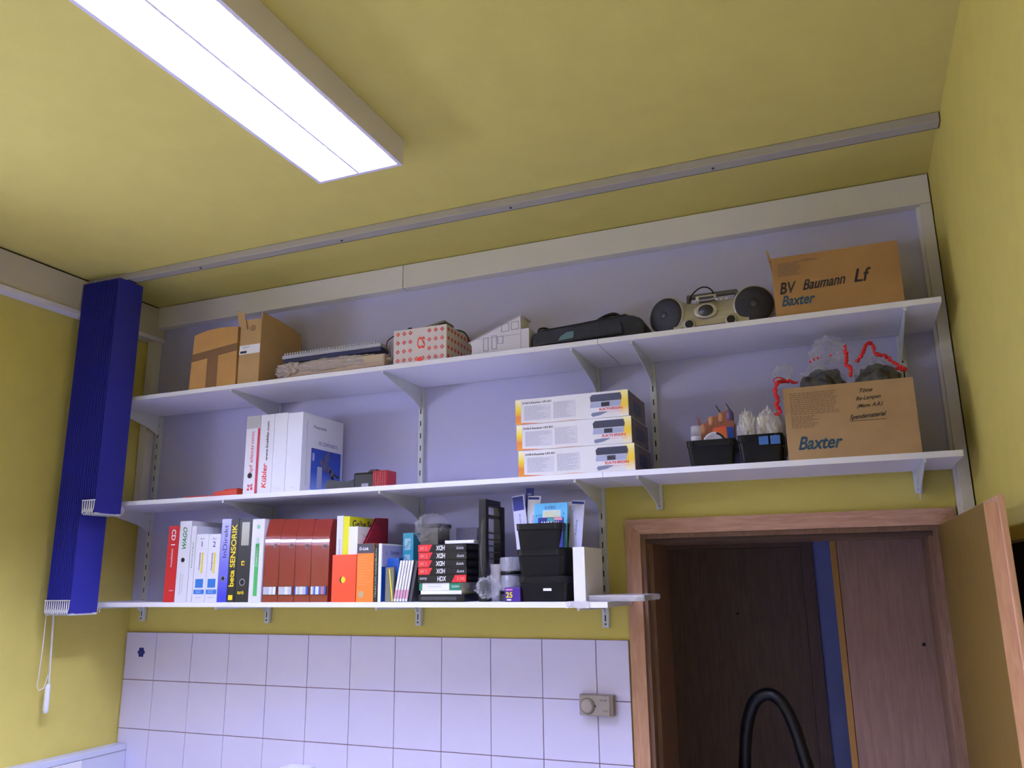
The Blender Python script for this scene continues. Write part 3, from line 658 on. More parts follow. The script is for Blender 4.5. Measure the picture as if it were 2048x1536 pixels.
# black slotted rack in a plastic bag
xa = px(957.5, 1150, -.30)[0]; xb = px(972.5, 1150, -.30)[0]
t = thing('disc_rack', 'tall black disc rack wrapped in clear plastic, beside the tape stack', 'rack', ((xa+xb)/2, -.30, on(S1)))
hR = px(968, 998, -.30)[1]-S1; a = (xb-xa)/2
MB().box(-a, a, 0, .022, 0, hR, .001).make('front_post', BLACK, t)
MB().box(-a, a, .128, .165, 0, hR-.018, .001).make('rear_post', BLACK, t)
MB().box(-a, a, .022, .128, hR-.022, hR, .001).make('top_bar', BLACK, t); MB().box(-a, a, .022, .128, 0, .02, .001).make('base_bar', BLACK, t)
MB().box(-a, a-.003, .022, .128, hR*.82, hR*.85).make('cross_bar', BLACK, t)
for k in range(10): MB().box(-a, a-.006, .022, .128, .03+k*.022, .033+k*.022).make('slot_rib', DGREY, t)
bgm = MB().ball((0.002, .078, hR*.50), (.014, .095, hR*.49), 4, .06, 7, 9, .12); bgm.make('clear_bag', BAGF, t)
# cups, disc spindles, purple box, crumpled bag
x_ = px(984, 1190, -.30)[0]
t = thing('plastic_cup', 'stack of hazy white plastic cups beside the disc spindles', 'cup', (x_, -.262, on(S1)))
MB().lathe([(.017, 0), (.021, .118), (.0215, .120), (.0225, .122), (.0205, .121), (.016, .004)], 24).make('cup', BAGH, t, True)
x_ = px(1016, 1190, -.26)[0]
for k, (z0, z1, lab) in enumerate(((.024, .088, 'lower clear disc spindle box with black base'), (.0885, .146, 'upper clear disc spindle box with black base, standing on another'))):
    t = thing('disc_spindle', lab, 'disc spindle', (x_, -.235, on(S1)+z0))
    MB().lathe([(.040, 0), (.040, .008), (.0385, .010)], 32).make('base', BLACK, t, True)
    MB().lathe([(.0375, .0105), (.037, z1-z0-.004), (.033, z1-z0-.001), (.0, z1-z0-.001)], 32, cap=False).make('cover', CLR, t, True)
    MB().lathe([(.034, .011), (.034, .030 if k == 0 else .016)], 32).make('discs', mat('disc_silver', (150, 150, 170), .2, .8), t)
    MB().lathe([(.007, .0305 if k == 0 else .0165), (.006, z1-z0-.006)], 12).make('spindle', DGREY, t)
t = thing('disc_pack', 'flat black tray under the disc spindles', 'tray', (x_, -.235, on(S1))); MB().lathe([(.041, 0), (.041, .0235)], 28).make('tray', DGREY, t)
x_ = px(1027, 1204, -.315)[0]; PUR = mat('purple_card', (66, 36, 128), .4)
t = thing('film_box', 'small purple box with a yellow number 25 in front of the black crates', 'box', (x_, -.322, on(S1)))
MB().box(-.028, .027, 0, .038, 0, .046, .001).make('body', PUR, t); text('25', .018, YP, t, (-.012, -.0006, .022), al='CENTER', bold=.03)
strip(t, -.024, .0, .036, .041, mat('pink_band', (220, 120, 170), .5)); strip(t, -.02, -.005, .004, .009, WHITE)
x_ = px(985, 1204, -.30)[0]
bg = MB().ball((0, 0, .034), (.040, .022, .034), 5, .25, 6, 21, .6).make('crumpled_bag', BAGF, None)
bg.location = (x_-.012, -.305, on(S1)+.012); tag(bg, 'crumpled clear plastic bag at the foot of the cups', 'plastic bag')

# black storage crates
def crate(label, x0, x1, y0, y1, z0, h, tap=.010, name='storage_crate', group='black plastic crates', lip=True, inner=True):
    t = thing(name, label, 'crate', ((x0+x1)/2, (y0+y1)/2, z0), 0, group); a = (x1-x0)/2; b = (y1-y0)/2; th = .0025
    def ringv(mb, ax, bx, z, r=.012, n=4):
        out = []
        for cx_, cy_, s0 in ((ax-r, bx-r, 0), (-ax+r, bx-r, 90), (-ax+r, -bx+r, 180), (ax-r, -bx+r, 270)):
            for k in range(n+1):
                q = R(s0+90*k/n); out.append(mb.bm.verts.new((cx_+r*math.cos(q), cy_+r*math.sin(q), z)))
        return out
    mb = MB()
    L = [ringv(mb, a-tap, b-tap, 0), ringv(mb, a-.004, b-.004, h-.024), ringv(mb, a-.0035, b-.0035, h-.022), ringv(mb, a-.001, b-.001, h-.020), ringv(mb, a-.001, b-.001, h-.004),
         ringv(mb, a, b, h-.003), ringv(mb, a, b, h), ringv(mb, a-.004, b-.004, h), ringv(mb, a-.006, b-.006, h-.004), ringv(mb, a-tap-.003, b-tap-.003, .003)]
    n = len(L[0]); mb.bm.faces.new(L[0][::-1]); mb.bm.faces.new(L[-1])
    for p, q in zip(L, L[1:]):
        for i in range(n): mb.bm.faces.new((p[i], p[(i+1) % n], q[(i+1) % n], q[i]))
    mb.make('crate_body', mat('crate_black', (9, 9, 11), .3, spec=.3), t)
    for s in (-1, 1): MB().box(s*(a-.020)-.003, s*(a-.020)+.003, -b-.0015, -b+.0012, h-.020, h-.003, .0006).make('rim_rib', BLACK, t)
    return t, a, b
hz = [px(1085, v, -.32)[1] for v in (1152, 1098, 1046)]
z0 = on(S1)
for k, (ua, ub) in enumerate(((1036, 1133), (1033, 1129), (1032, 1126))):
    xa = px(ua, 1150, -.32)[0]; xb = px(ub, 1150, -.32)[0]
    hh = hz[k]-z0
    t, a, b = crate(['lowest black crate of the stack of three, with a white sticker', 'middle black crate of the stack of three', 'topmost black crate of the stack of three, filled with booklets'][k], xa, xb, -.322, -.085, z0, hh)
    if k == 0: MB().box(.002, .030, -b+.0035, -b+.0045, .028, .050, M=Matrix.Rotation(R(-3), 4, 'X')).make('sticker', WHITE, t)
    z0 = hz[k]+.0004
ctx, cx0, cz = (px(1032, 1150, -.32)[0]+px(1126, 1150, -.32)[0])/2, px(1032, 1150, -.32)[0], hz[1]+.0042
def leaflet(label, x, y, w_, h_, m, lean=0, tilt=8, name='booklet', cat='booklet', zz_=None, th=.004):
    t = thing(name, label, cat, (x, y, zz_ or cz), 0, None, (R(-tilt), R(lean), 0)); MB().box(-w_/2, w_/2, 0, th, 0, h_, .0004).make('cover', m, t); return t
SKY = mat('sky_blue_card', (92, 186, 226), .4)
LB_ = mat('lilac_white_card', (206, 208, 232), .5); DB = mat('dark_blue_card', (28, 42, 130), .5)
t = leaflet('sky-blue leaflet with yellow lines standing in the top crate', px(1102, 1044, -.27)[0], -.288, .118, .150, SKY)
text('KABEL', .010, NAVY, t, (0, -.0004, .135), al='CENTER'); MB().box(-.028, .036, -.0006, 0, .088, .126).make('print_panel', mat('pale_panel', (190, 210, 210), .5), t)
lines(MB(), -.025, .034, .092, .122, 5, -.0007, .003, .3, 4).make('yellow_lines', mat('pale_yellow', (226, 218, 120), .5), t, kind='stuff')
text('ATS', .009, TEAL, t, (-.042, -.0004, .108), al='CENTER'); text('3', .010, TEAL, t, (.046, -.0004, .112), al='CENTER')
t = leaflet('dark blue carton with white lettering in front of the sky-blue leaflet', px(1104, 1044, -.29)[0], -.310, .086, .098, DB, 0, 2, 'card_box', 'box', th=.010)
text('ANNUAL', .013, WHITE, t, (0, -.0006, .079), width=.07, al='CENTER', bold=.03); MB().box(-.010, .014, -.0007, 0, .085, .096).make('print', mat('turq', (60, 160, 150), .5), t); MB().box(.014, .042, -.0007, 0, .088, .097).make('pink_print', MATS['pink_print'], t)
for i, (u, vtop, ln, mm, lab) in enumerate(((1046, 990, -7, LB_, 'white booklet with a blue head leaning left in the top crate'), (1060, 992, 3, WHITE, 'white booklet standing upright left of the sky-blue leaflet'), (1144, 1000, 5, LB_, 'white booklet with a blue head at the right edge of the top crate'))):
    xx = px(u, 1044, -.27)[0]; hh = px(u, vtop, -.25)[1]-cz
    t = leaflet(lab, xx, -.272+.012*i, .046, hh, mm, ln, 4)
    MB().box(-.021, .018 if i < 2 else .021, -.0006, 0, hh-.052 if i == 0 else hh-.012, hh-.004).make('blue_head', DB, t)
    text('Katalog', .007, NAVY, t, (.0, -.0006, hh-.09), width=.05, spin=R(90), al='CENTER')
xx = px(1052, 1044, -.24)[0]; hh = px(1052, 977, -.22)[1]-cz
t = leaflet('narrow dark blue booklet standing tallest at the back of the top crate', xx, -.232, .028, hh, DB, 3, 2)
text('abc', .008, WHITE, t, (0, -.0006, hh-.02), al='CENTER')
xx = px(1118, 1044, -.23)[0]; t = leaflet('white booklet with turquoise print behind the sky-blue leaflet', xx-.012, -.222, .11, .155, WHITE, 0, 3); text('Preisliste', .009, TEAL, t, (-.028, -.0006, .148), al='CENTER')
# white box
t, a, h = box3('white_carton', 'plain narrow white carton standing right of the black crates', 'box', 1148, 1172, 1200, 1094, S1, -.314, .20, WHITE)
# flat plastic-wrapped pack hanging over the end of the shelf
xa = px(1172, 1200, -.30)[0]
t = thing('wrapped_pack', 'flat grey pack in clear plastic sticking out past the end of the bottom shelf', 'plastic pack', (xa, -.20, on(S1)))
MB().box(.075, .165, -.08, .10, .001, .016, .002).make('pack', mat('pack_grey', (150, 146, 140), .4), t)
mb = MB().box(.005, .19, -.10, .13, .0, .020, .006); bmesh.ops.subdivide_edges(mb.bm, edges=mb.bm.edges[:], cuts=5, use_grid_fill=True)
for v in mb.bm.verts: v.co += Vector((0, 0, .0022))*noise.noise(v.co*60)+Vector((0, .003, 0))*noise.noise(v.co*40)
for v in mb.bm.verts: v.co.z = max(v.co.z, .0004)
mb.make('plastic_wrap', BAGH, t)
mb = MB().box(-.055, .02, -.1342, -.1330, -.019, .002, .0004); bmesh.ops.subdivide_edges(mb.bm, edges=mb.bm.edges[:], cuts=4, use_grid_fill=True)
for v in mb.bm.verts: v.co.y += .003*noise.noise(v.co*70)-.003; v.co.z += .004*noise.noise(v.co*50+Vector((3, 3, 3)))
mb.make('wrap_edge', BAGH, t)
MB().box(-.05, .02, -.133, -.118, .0008, .0018).make('wrap_flap', BAGH, t)

# ================================================================== things on the middle shelf
t = thing('document_folder', 'thin red folder lying under the orange one, left of the white binders', 'folder', (px(428, 985, -.30)[0], -.31, on(S2)), R(3))
MB().box(-.135, .118, 0, .22, 0, .004, .001).make('cover', mat('signal_red_card', (206, 44, 40), .4), t); MB().box(-.133, .116, .002, .215, .0042, .0062).make('flap', RED, t)
t = thing('document_folder', 'orange-red folder bundle lying on the thin red folder', 'folder', (px(455, 978, -.27)[0], -.28, on(S2)+.0065), R(-3))
MB().prism([(-.066, 0), (.058, 0), (.058, .022), (-.062, .017)], 0, .18).make('cover', mat('vermilion_card', (228, 78, 36), .4), t)
MB().prism([(-.02, .0195), (.058, .0226), (.058, .026), (-.0, .025)], .002, .17).make('flap', RED, t)
Y2 = -.322
SG = mat('silver_grey_card', (176, 174, 176), .5)
t, a, h = binder('white binder with red company lettering, grey head and red edge', 485, 513, 988, 832, S2, WBIND)
strip(t, -a, a, h-.050, h-.0003, SG, 'grey_head'); strip(t, a-.011, a-.0003, .001, h-.051, mat('carmine', (190, 28, 58), .5), 'red_stripe')
CR = mat('ipf_red', (208, 40, 60), .5)
text('ipf electronic', .021, CR, t, (.001, -.0007, h*.54), width=.165, spin=R(90), al='CENTER'); hole(t, -.004, .072, .011, DGREY)
text('ipf', .016, CR, t, (.0, -.0007, .032), width=.026, al='CENTER', bold=.05); MB().box(-.014, -.004, -.0007, 0, .014, .022).box(.002, .012, -.0007, 0, .016, .026).make('logo', CR, t, kind='stuff')
t, a, h = binder('white binder with a red maker name and black web address on its spine', 513.5, 541, 989, 829, S2, WBIND)
text('Kübler', .022, mat('bright_red', (226, 40, 34), .5), t, (-.003, -.0007, .068), width=.096, spin=R(90), al='CENTER', bold=.02, shear=.15)
text('www.kuebler.com', .012, INK, t, (.003, -.0007, h-.105), width=.155, spin=R(90), al='CENTER', bold=.02)
t, a, h = binder('plain white binder, third from the left on the middle shelf', 541.5, 568, 986, 826, S2, WBIND)
text('2005', .006, LGREY, t, (0, -.0007, .016), al='CENTER')
t, a, h = binder('thick white binder showing a blue picture on its right cover', 568.5, 599, 985, 825, S2, WBIND, d=.275)
text('2006', .006, LGREY, t, (0, -.0007, .016), al='CENTER')
PICB = ramp_mat('blue_picture', [(0, (120, 150, 220)), (.35, (42, 80, 180)), (1, (28, 52, 150))], 'Z', .02, .2)
sstrip(t, a, .062, .262, .012, h*.57, PICB, 'cover_picture'); sstrip(t, a, .028, .034, .02, h-.03, LGREY, 'hinge_line')
text('Pneumatik', .012, TEAL, t, (a+.0008, .072, h-.052), SIDE, width=.085); text('PC COMPONENTS', .014, NAVY, t, (a+.0008, .11, h-.115), SIDE, width=.125)
PCG = mat('picture_grey', (170, 180, 205), .4)
MB().box(a+.0006, a+.0012, .105, .135, .02, .105).box(a+.0006, a+.0012, .07, .082, .125, .155).make('picture_cylinder', PCG, t, kind='stuff')
q = MB()
for (yy, zz_, r_) in ((.165, .145, .017), (.155, .11, .022), (.185, .10, .014), (.20, .085, .018), (.13, .125, .012), (.17, .165, .009)): q.lathe([(r_, 0), (r_, .0012)], 9, Matrix.Translation((a+.0003, yy, zz_)) @ Matrix.Rotation(R(90), 4, 'Y'))
q.make('picture_machine', mat('picture_dark', (96, 92, 120), .5), t, kind='stuff')

# cordless hand tool with red head
xl = px(640, 975, -.30)[0]; xr = px(772, 975, -.30)[0]; Lh = xr-xl
t = thing('hand_lamp', 'black cordless hand lamp with a red ribbed head lying on the shelf', 'hand lamp', (xl, -.25, on(S2)))
pr = [(0.002, .012), (.006, .036), (.020, .042), (.045, .034), (.075, .031), (.105, .040), (.128, .050), (.150, .070), (.168, .070), (.168, .004), (.150, .001), (.115, .004), (.110, .001), (.012, .001)]
sc_ = Lh/.212
pr = [(x*sc_, z) for x, z in pr]
MB().prism(pr, -.022, .022).make('body', BLACK, t)
MB().box(.100*sc_, .205*sc_, -.034, .034, .0, .060, .008).make('head_housing', BLACK, t)
MB().box(.164*sc_, .209*sc_, -.0375, .030, .0045, .0625, .003).make('head_cap', mat('red_plastic', (170, 22, 34), .35), t)
rb_ = MB()
for k in range(5): rb_.box(.166*sc_, .207*sc_, -.0388, -.0375, .012+k*.011, .015+k*.011)
for k in range(6): rb_.box((.169+k*.0072)*sc_, (.1702+k*.0072)*sc_, -.0390, -.0375, .007, .060)
rb_.make('head_ribs', mat('dull_red', (116, 12, 24), .5), t, kind='stuff')
MB().tube([(.02*sc_, -.001, .036), (.012*sc_, 0, .055), (.020*sc_, 0, .062), (.034*sc_, 0, .05)], .0045, 8).make('hook', BLACK, t, True)
MB().box(.128*sc_, .150*sc_, -.037, -.0345, .006, .018, .001).make('switch', GREY, t)

# receiver boxes
GRAD = ramp_mat('yellow_orange_gradient', [(0, (226, 150, 20)), (.3, (224, 130, 50)), (.6, (240, 214, 30)), (1, (246, 244, 200))], 'Z', 0, .088)
SIDEM = mat('printed_side', (120, 112, 110), .5, rgb2=(86, 84, 112), scale=38)
tops = [px(1150, v, -.33)[1] for v in (0, 0, 0)]
heights = .0885
for k, (u0, u1) in enumerate(((1036.5, 1270), (1034, 1266), (1033, 1262))):
    x0 = px(u0, 930, -.33)[0]-.001*k; x1 = px(u1, 930, -.33)[0]
    lab = ['receiver box, lowest of the stack of three', 'receiver box, middle of the stack of three', 'receiver box, topmost of the stack of three'][k]
    t = thing('receiver_box', 'white and yellow printed '+lab, 'box', ((x0+x1)/2, -.327, on(S2)+k*.0889), 0, 'satellite receiver boxes'); a = (x1-x0)/2
    MB().box(-a, a, 0, .235, 0, heights-.0004, .0008).make('carton', mat('carton_white', (228, 226, 224), .45), t)
    strip(t, -a, -a+.020, 0.001, heights-.002, GRAD, 'yellow_end')
    strip(t, a-.030, a-.0005, .001, heights-.002, ramp_mat('pale_yellow_gradient', [(0, (240, 236, 220)), (.4, (238, 196, 40)), (.6, (240, 206, 60)), (1, (248, 240, 170))], 'Z', 0, .088), 'yellow_end')
    MB().prism([(-a+.02, .001), (-a+.10, .001), (-a+.02, .006)], -.0008, 0).make('orange_wedge', mat('orange_print', (226, 120, 60), .5), t)
    MB().prism([(-a+.10, .001), (-a+.24, .001), (-a+.20, .0045), (-a+.14, .002)], -.0007, 0).make('pale_band', mat('salmon_print', (226, 190, 170), .5), t)
    text('DVB-S-Receiver UFS 821', .0065, INK, t, (-a+.026, -.0008, heights-.018), width=.105, bold=.03)
    strip(t, -a+.030, -a+.128, .012, heights-.024, mat('faint_panel', (214, 212, 216), .5), 'text_panel'); strip(t, -a+.136, -a+.216, .012, heights-.018, MATS['faint_panel'], 'text_panel')
    lines(MB(), -a+.033, -a+.125, .014, heights-.026, 14, -.0009, .0010, .5, k).make('fine_print', mat('fine_grey', (160, 160, 170), .6), t, kind='stuff')
    lines(MB(), -a+.139, -a+.212, .014, heights-.020, 14, -.0009, .0010, .5, k+9).make('fine_print', MATS['fine_grey'], t, kind='stuff')
    c = a-.075
    MB().prism([(c-.052, .056), (c+.052, .056), (c+.054, .066), (c+.050, .080), (c-.046, .080), (c-.054, .072)], -.0012, 0).make('printed_receiver', mat('receiver_dark', (38, 40, 56), .4), t)
    MB().prism([(c-.055, .036), (c+.048, .036), (c+.052, .054), (c-.052, .054)], -.0010, 0).make('printed_receiver', mat('receiver_silver', (164, 170, 196), .4), t)
    strip(t, c-.016, c+.012, .038, .052, INK, 'printed_display', -.0010)
    text('KATHREIN', .0085, RED, t, (c+.016, -.0010, .029), width=.078, al='CENTER', bold=.05)
    MB().prism([(c-.052, .012), (c-.046, .006), (c-.02, .010), (c+.006, .020), (c-.02, .021), (c-.048, .019)], -.0011, 0).make('printed_remote', mat('remote_grey', (120, 126, 150), .4), t)
    text('Antennen . Electronic', .0045, mat('rose_print', (226, 160, 170), .5), t, (c+.034, -.0010, .019), width=.05, al='CENTER')
    MB().box(a-.0002, a+.0007, .002, .232, .002, heights-.003).make('side_print', SIDEM, t)
    MB().box(a+.0007, a+.0012, .06, .17, .02, .062).make('side_picture', mat('side_picture', (60, 66, 104), .5), t)
    text('KATHREIN', .010, mat('dim_rose', (150, 70, 80), .5), t, (a+.0013, .13, .072), SIDE, width=.09, al='CENTER')

# two open black crates with supplies
ya = -.322
x0 = px(1374, 932, ya)[0]; x1 = px(1474, 930, ya)[0]; hA = px(1420, 879, ya)[1]-S2
cA, aA, bA = crate('open black plastic crate holding the brown bottle pack, left of the second crate', x0, x1, ya, -.09, on(S2), hA, group='open black crates with supplies')
x0b = px(1478, 930, ya)[0]; x1b = px(1572, 926, ya)[0]; hB = px(1520, 868, ya)[1]-S2
cB, aB, bB = crate('open black plastic crate with two blue blocks, beside the lower big carton', x0b, x1b-.002, ya, -.09, on(S2), hB, group='open black crates with supplies')
for s in (-1, 1): MB().box(s*.017+.028-.014, s*.017+.028+.014, -bB-.006, -bB-.0012, hB-.034, hB-.008, .001).make('blue_tab', mat('steel_blue_tab', (62, 106, 170), .4), cB)
xm = (x0+x1)/2
t = thing('bottle_pack', 'printed brown pack of small bottles standing in the left open crate', 'pack', (xm+.012, -.225, on(S2)+.0035))
MB().prism([(-.048, 0), (.046, 0), (.054, .14), (.035, .185), (-.030, .155), (-.058, .125)], 0, .035).make('pack_card', mat('brown_printed_card', (140, 78, 48), .45), t)
hh = .0
MB().prism([(-.030, .085), (.030, .090), (.028, .135), (-.012, .130)], -.0008, 0).make('orange_field', ramp_mat('sunset_print', [(0, (236, 190, 40)), (.3, (236, 130, 30)), (1, (220, 70, 40))], 'Z', .085, .135), t)
MB().prism([(.030, .088), (.050, .090), (.050, .128), (.030, .130)], -.0008, 0).make('blue_field', BLU, t)
for k, (x_, z_) in enumerate(((-.045, .120), (-.018, .145), (.014, .155), (.040, .160))):
    MB().lathe([(.012, 0), (.0135, .012), (.0125, .026), (.008, .034), (.002, .036)], 14, Matrix.Translation((x_, .010, z_-.010))).make('bottle_top', mat('amber_top', (196, 138, 96), .3) if k < 3 else mat('violet_top', (110, 90, 140), .2), t, True)
for x_, z_ in ((-.002, .172), (.030, .176)): MB().tube([(x_+.018, .012, z_), (x_, .012, z_+.034)], [.0028, .0016], 6).make('spout', BLACK, t)
t = thing('adhesive_roll', 'white tape roll with black rim in front of the bottle pack', 'tape roll', (xm+.008, -.262, on(S2)+.075), 0, None, (R(90), 0, 0))
MB().lathe([(.036, 0), (.036, .020), (.030, .021), (.029, .020)], 28).make('roll', mat('roll_white', (214, 212, 222), .35), t, True)
MB().tube([(.032*math.cos(R(k)), .032*math.sin(R(k)), .022) for k in range(-80, 85, 12)], .0035, 6).make('rim', BLACK, t, True)
t = thing('plastic_bottle', 'clear little bottle with white cap at the left in the open crate', 'bottle', (xm-.050, -.27, on(S2)+.0035))
MB().lathe([(.016, 0), (.017, .07), (.0165, .098)], 20).make('bottle_body', mat('milky_plastic', (206, 202, 214), .25), t, True)
MB().lathe([(.0165, .0985), (.0165, .130), (.014, .132)], 20).make('cap', CLR, t, True)
t = thing('paint_stick', 'brown wooden stick leaning up in the left open crate', 'stick', (xm-.034, -.19, on(S2)+.0035), 0, None, (0, R(-5), 0))
MB().prism([(-.009, 0), (.009, 0), (.007, .15), (-.006, .182)], 0, .004).make('stick', mat('stick_brown', (140, 84, 72), .6), t)
xm2 = (x0b+x1b)/2
for i, (dx, dy, rz_, rr, lab) in enumerate(((-.040, -.05, .155, .030, 'clear bag of white plugs at the left in the second open crate'), (.024, -.058, .165, .037, 'clear bag of white parts at the front of the second open crate'), (.046, .02, .172, .030, 'clear bag of parts at the right rear of the second open crate'))):
    t = thing('parts_bag', lab, 'plastic bag', (xm2+dx, -.22+dy, on(S2)+.004))
    MB().ball((0, 0, .085), (rr, .026, .080), 4, .18, 6, 30+i, .45).make('bag', BAGH, t)
    rn = random.Random(i)
    for k in range(5): MB().box(-.011, .011, -.005, .005, -.018, .018, .004, Matrix.Translation((rn.uniform(-rr+.014, rr-.014), rn.uniform(-.012, .008), rn.uniform(.07, .135))) @ Matrix.Rotation(rn.uniform(-1, 1), 4, 'Y')).make('part', mat('ivory_plastic', (222, 220, 206), .4), t)
t = thing('filter_sheet', 'pale yellow sheet standing at the back of the second open crate', 'sheet', (xm2-.002, -.13, on(S2)+.004))
MB().box(-.045, .038, 0, .006, 0, .168, .001).make('sheet', mat('pale_yellow_sheet', (198, 194, 140), .6), t)

# big cartons with handwriting
def carton(label, x0, x1, y, d, s_, h, m, flaps=(), open_=False):
    t = thing('cardboard_box', label, 'box', ((x0+x1)/2, y, on(s_))); a = (x1-x0)/2; th = .004
    MB().box(-a, a, 0, th, 0, h).make('front_wall', m, t); MB().box(-a, a, d-th, d, 0, h).make('rear_wall', m, t)
    for s in (-1, 1): MB().box(min(s*a, s*(a-th)), max(s*a, s*(a-th)), th+.0002, d-th-.0002, 0, h).make('side_wall', m, t)
    MB().box(-a+th+.0003, a-th-.0003, th+.0003, d-th-.0003, 0, th).make('bottom', m, t)
    if not open_: MB().box(-a, a, 0, d/2-.001, h+.0002, h+.0042).make('top_flap', m, t); MB().box(-a, a, d/2+.001, d, h+.0002, h+.0042).make('top_flap', m, t)
    return t, a, h
HAND = INK
# lower: open, bags on top
x0 = px(1578, 921, -.325)[0]; x1 = px(1845, 903, -.325)[0]; hb = px(1700, 762, -.325)[1]-S2-.006
cl, a, h = carton('big open brown carton on the middle shelf, drawstring bags in its top', x0, x1, -.328, .29, S2, hb, CARD2, open_=True)
BX = mat('carton_print', (26, 70, 92), .6)
text('Baxter', .040, BX, cl, (-a+.030, -.0007, .028), width=.124, shear=.35, bold=.06)
lines(MB(), -a+.018, -a+.155, h-.085, h-.016, 12, -.0002, .0028, .12, 11).make('fine_print', mat('print_on_card', (132, 104, 80), .7), cl, kind='stuff')
lines(MB(), -a+.018, -a+.095, h-.125, h-.087, 7, -.0002, .0028, .3, 12).make('fine_print', MATS['print_on_card'], cl, kind='stuff')
for s_t, x_, z_, w_, hh in (('Töne', .052, h-.026, .036, .012), ('Re-Lampen', .056, h-.050, .068, .015), ('(Magn. A.B.)', .058, h-.072, .070, .014), ('Spendematerial', .050, h-.103, .100, .018)):
    text(s_t, hh, HAND, cl, (x_, -.0007, z_), width=w_, shear=.45, al='CENTER', spin=R(3), name='handwriting', bold=.018)
MB().box(-.0, .098, -.0007, 0, h-.1155, h-.1142, M=Matrix.Rotation(R(0), 4, 'Y')).make('underline', HAND, cl)
# upper
x0 = px(1552, 630, -.325)[0]; x1 = px(1811, 612, -.325)[0]; hb = px(1675, 505, -.325)[1]-S3+.006
cu_, a, h = carton('big closed brown carton on the top shelf at the right, beside the stereo', x0, x1, -.328, .29, S3, hb, CARD)
text('Baxter', .034, BX, cu_, (-a+.020, -.0007, .030), width=.098, shear=.35, bold=.06)
text('BV', .038, HAND, cu_, (-a+.018, -.0007, h-.118), width=.050, shear=.25, name='handwriting', bold=.018); text('Baumann', .034, HAND, cu_, (-a+.085, -.0007, h-.114), width=.125, shear=.5, spin=R(2), name='handwriting', bold=.018)
text('Lf', .042, HAND, cu_, (-a+.232, -.0007, h-.110), width=.050, shear=.3, name='handwriting', bold=.018)
lines(MB(), -a+.018, -a+.085, h-.060, h-.016, 8, -.0002, .0034, .2, 21).make('fine_print', MATS['print_on_card'], cu_, kind='stuff')
lines(MB(), -a+.088, -a+.150, h-.020, h-.012, 2, -.0002, .0028, .3, 22).make('fine_print', MATS['print_on_card'], cu_, kind='stuff')
MB().box(-.0025, .0025, .0, .27, 0, .035, M=Matrix.Translation((-a-.002, .01, h+.002)) @ Matrix.Rotation(R(-14), 4, 'Y')).make('open_flap', CARD, cu_)

# drawstring bags in the lower carton
RC = mat('red_drawstring', (214, 26, 30), .5)
bx = cl.location.x; bz = S2+cl.children[0].dimensions.z if False else on(S2)+px(1700, 762, -.325)[1]-S2-.006
BGD = mat('dark_contents', (44, 48, 50), .5, rgb2=(88, 84, 78), scale=22)
for i, (dx, rx, hz_, lab) in enumerate(((-.066, .064, .056, 'clear drawstring bag of dark cables at the left in the open carton'), (.092, .060, .060, 'clear drawstring bag of dark cables at the right in the open carton'))):
    t = thing('drawstring_bag', lab, 'bag', (bx+dx, -.185, bz-.075))
    MB().ball((0, 0, .085), (rx+.004, .085, hz_+.010), 4, .22, 4, 41+i, .25).make('contents', BGD, t, True)
    if i == 0: MB().ball((-.070, -.02, .070), (.038, .06, .022), 3, .22, 4, 49, .2).make('contents', BGD, t, True)
    MB().ball((0, 0, .088), (rx+.006, .088, hz_+.022), 4, .2, 6, 51+i, .5).make('bag_film', film('bag_film', (226, 226, 232), .86, .08), t)
def ribbon(label, pts, r=.0052, jit=.004, seed=0, parent=None):
    P = catmull([pts[0], *pts[1:]], 7); rn = random.Random(seed)
    P = [p + Vector((rn.uniform(-jit, jit), rn.uniform(-jit, jit), rn.uniform(-jit, jit))) for p in P]
    rad = [r*rn.uniform(.55, 1.25) for _ in P]
    return MB().tube(P, rad, 7).make('drawstring', RC, parent, True)
def L3(u, v, y): x, z = px(u, v, y); return (x, y, z)
t = thing('red_drawstring', 'red drawstring hanging over the left edge of the open carton', 'drawstring', (0, 0, 0))
ribbon('', [L3(1597, 765, -.30), L3(1572, 762, -.30), L3(1556, 765, -.335), L3(1550, 782, -.336), L3(1556, 800, -.336), L3(1552, 812, -.336), L3(1562, 822, -.336), L3(1552, 829, -.336)], .0058, .0026, 1, t)
ribbon('', [L3(1572, 760, -.30), L3(1560, 755, -.32), L3(1550, 757, -.33), L3(1547, 763, -.335), L3(1553, 768, -.336)], .002, .0008, 2, t)
t = thing('red_drawstring', 'red drawstring standing up between the two cable bags', 'drawstring', (0, 0, 0))
ribbon('', [L3(1701, 753, -.29), L3(1702, 738, -.29), L3(1692, 728, -.28), L3(1692, 712, -.27), L3(1689, 692, -.27)], .006, .0022, 3, t)
t = thing('red_drawstring', 'red drawstring looped above the right cable bag and trailing right', 'drawstring', (0, 0, 0))
ribbon('', [L3(1714, 724, -.27), L3(1724, 708, -.27), L3(1730, 692, -.26), L3(1738, 685, -.26), L3(1745, 690, -.26), L3(1752, 708, -.26), L3(1770, 711, -.26), L3(1782, 722, -.26), L3(1800, 731, -.27), L3(1811, 740, -.27), L3(1790, 735, -.27)], .0055, .002, 4, t)
t = thing('bag_neck', 'bunched clear neck of the left cable bag, with a few red specks', 'plastic bag', (0, 0, 0))
c = L3(1655, 700, -.2); MB().ball(c, (.048, .035, .040), 4, .35, 6, 61, .9).make('bag_film', MATS['bag_film'], t)
c = L3(1565, 745, -.24); MB().ball(c, (.028, .03, .022), 4, .35, 6, 62, .9).make('bag_film', MATS['bag_film'], t)
q = MB()
for u, v in ((1621, 723), (1628, 719), (1636, 716), (1662, 710)): q.ball(L3(u, v, -.25), (.004, .003, .005), 1)
q.make('red_speck', RC, t, kind='stuff')

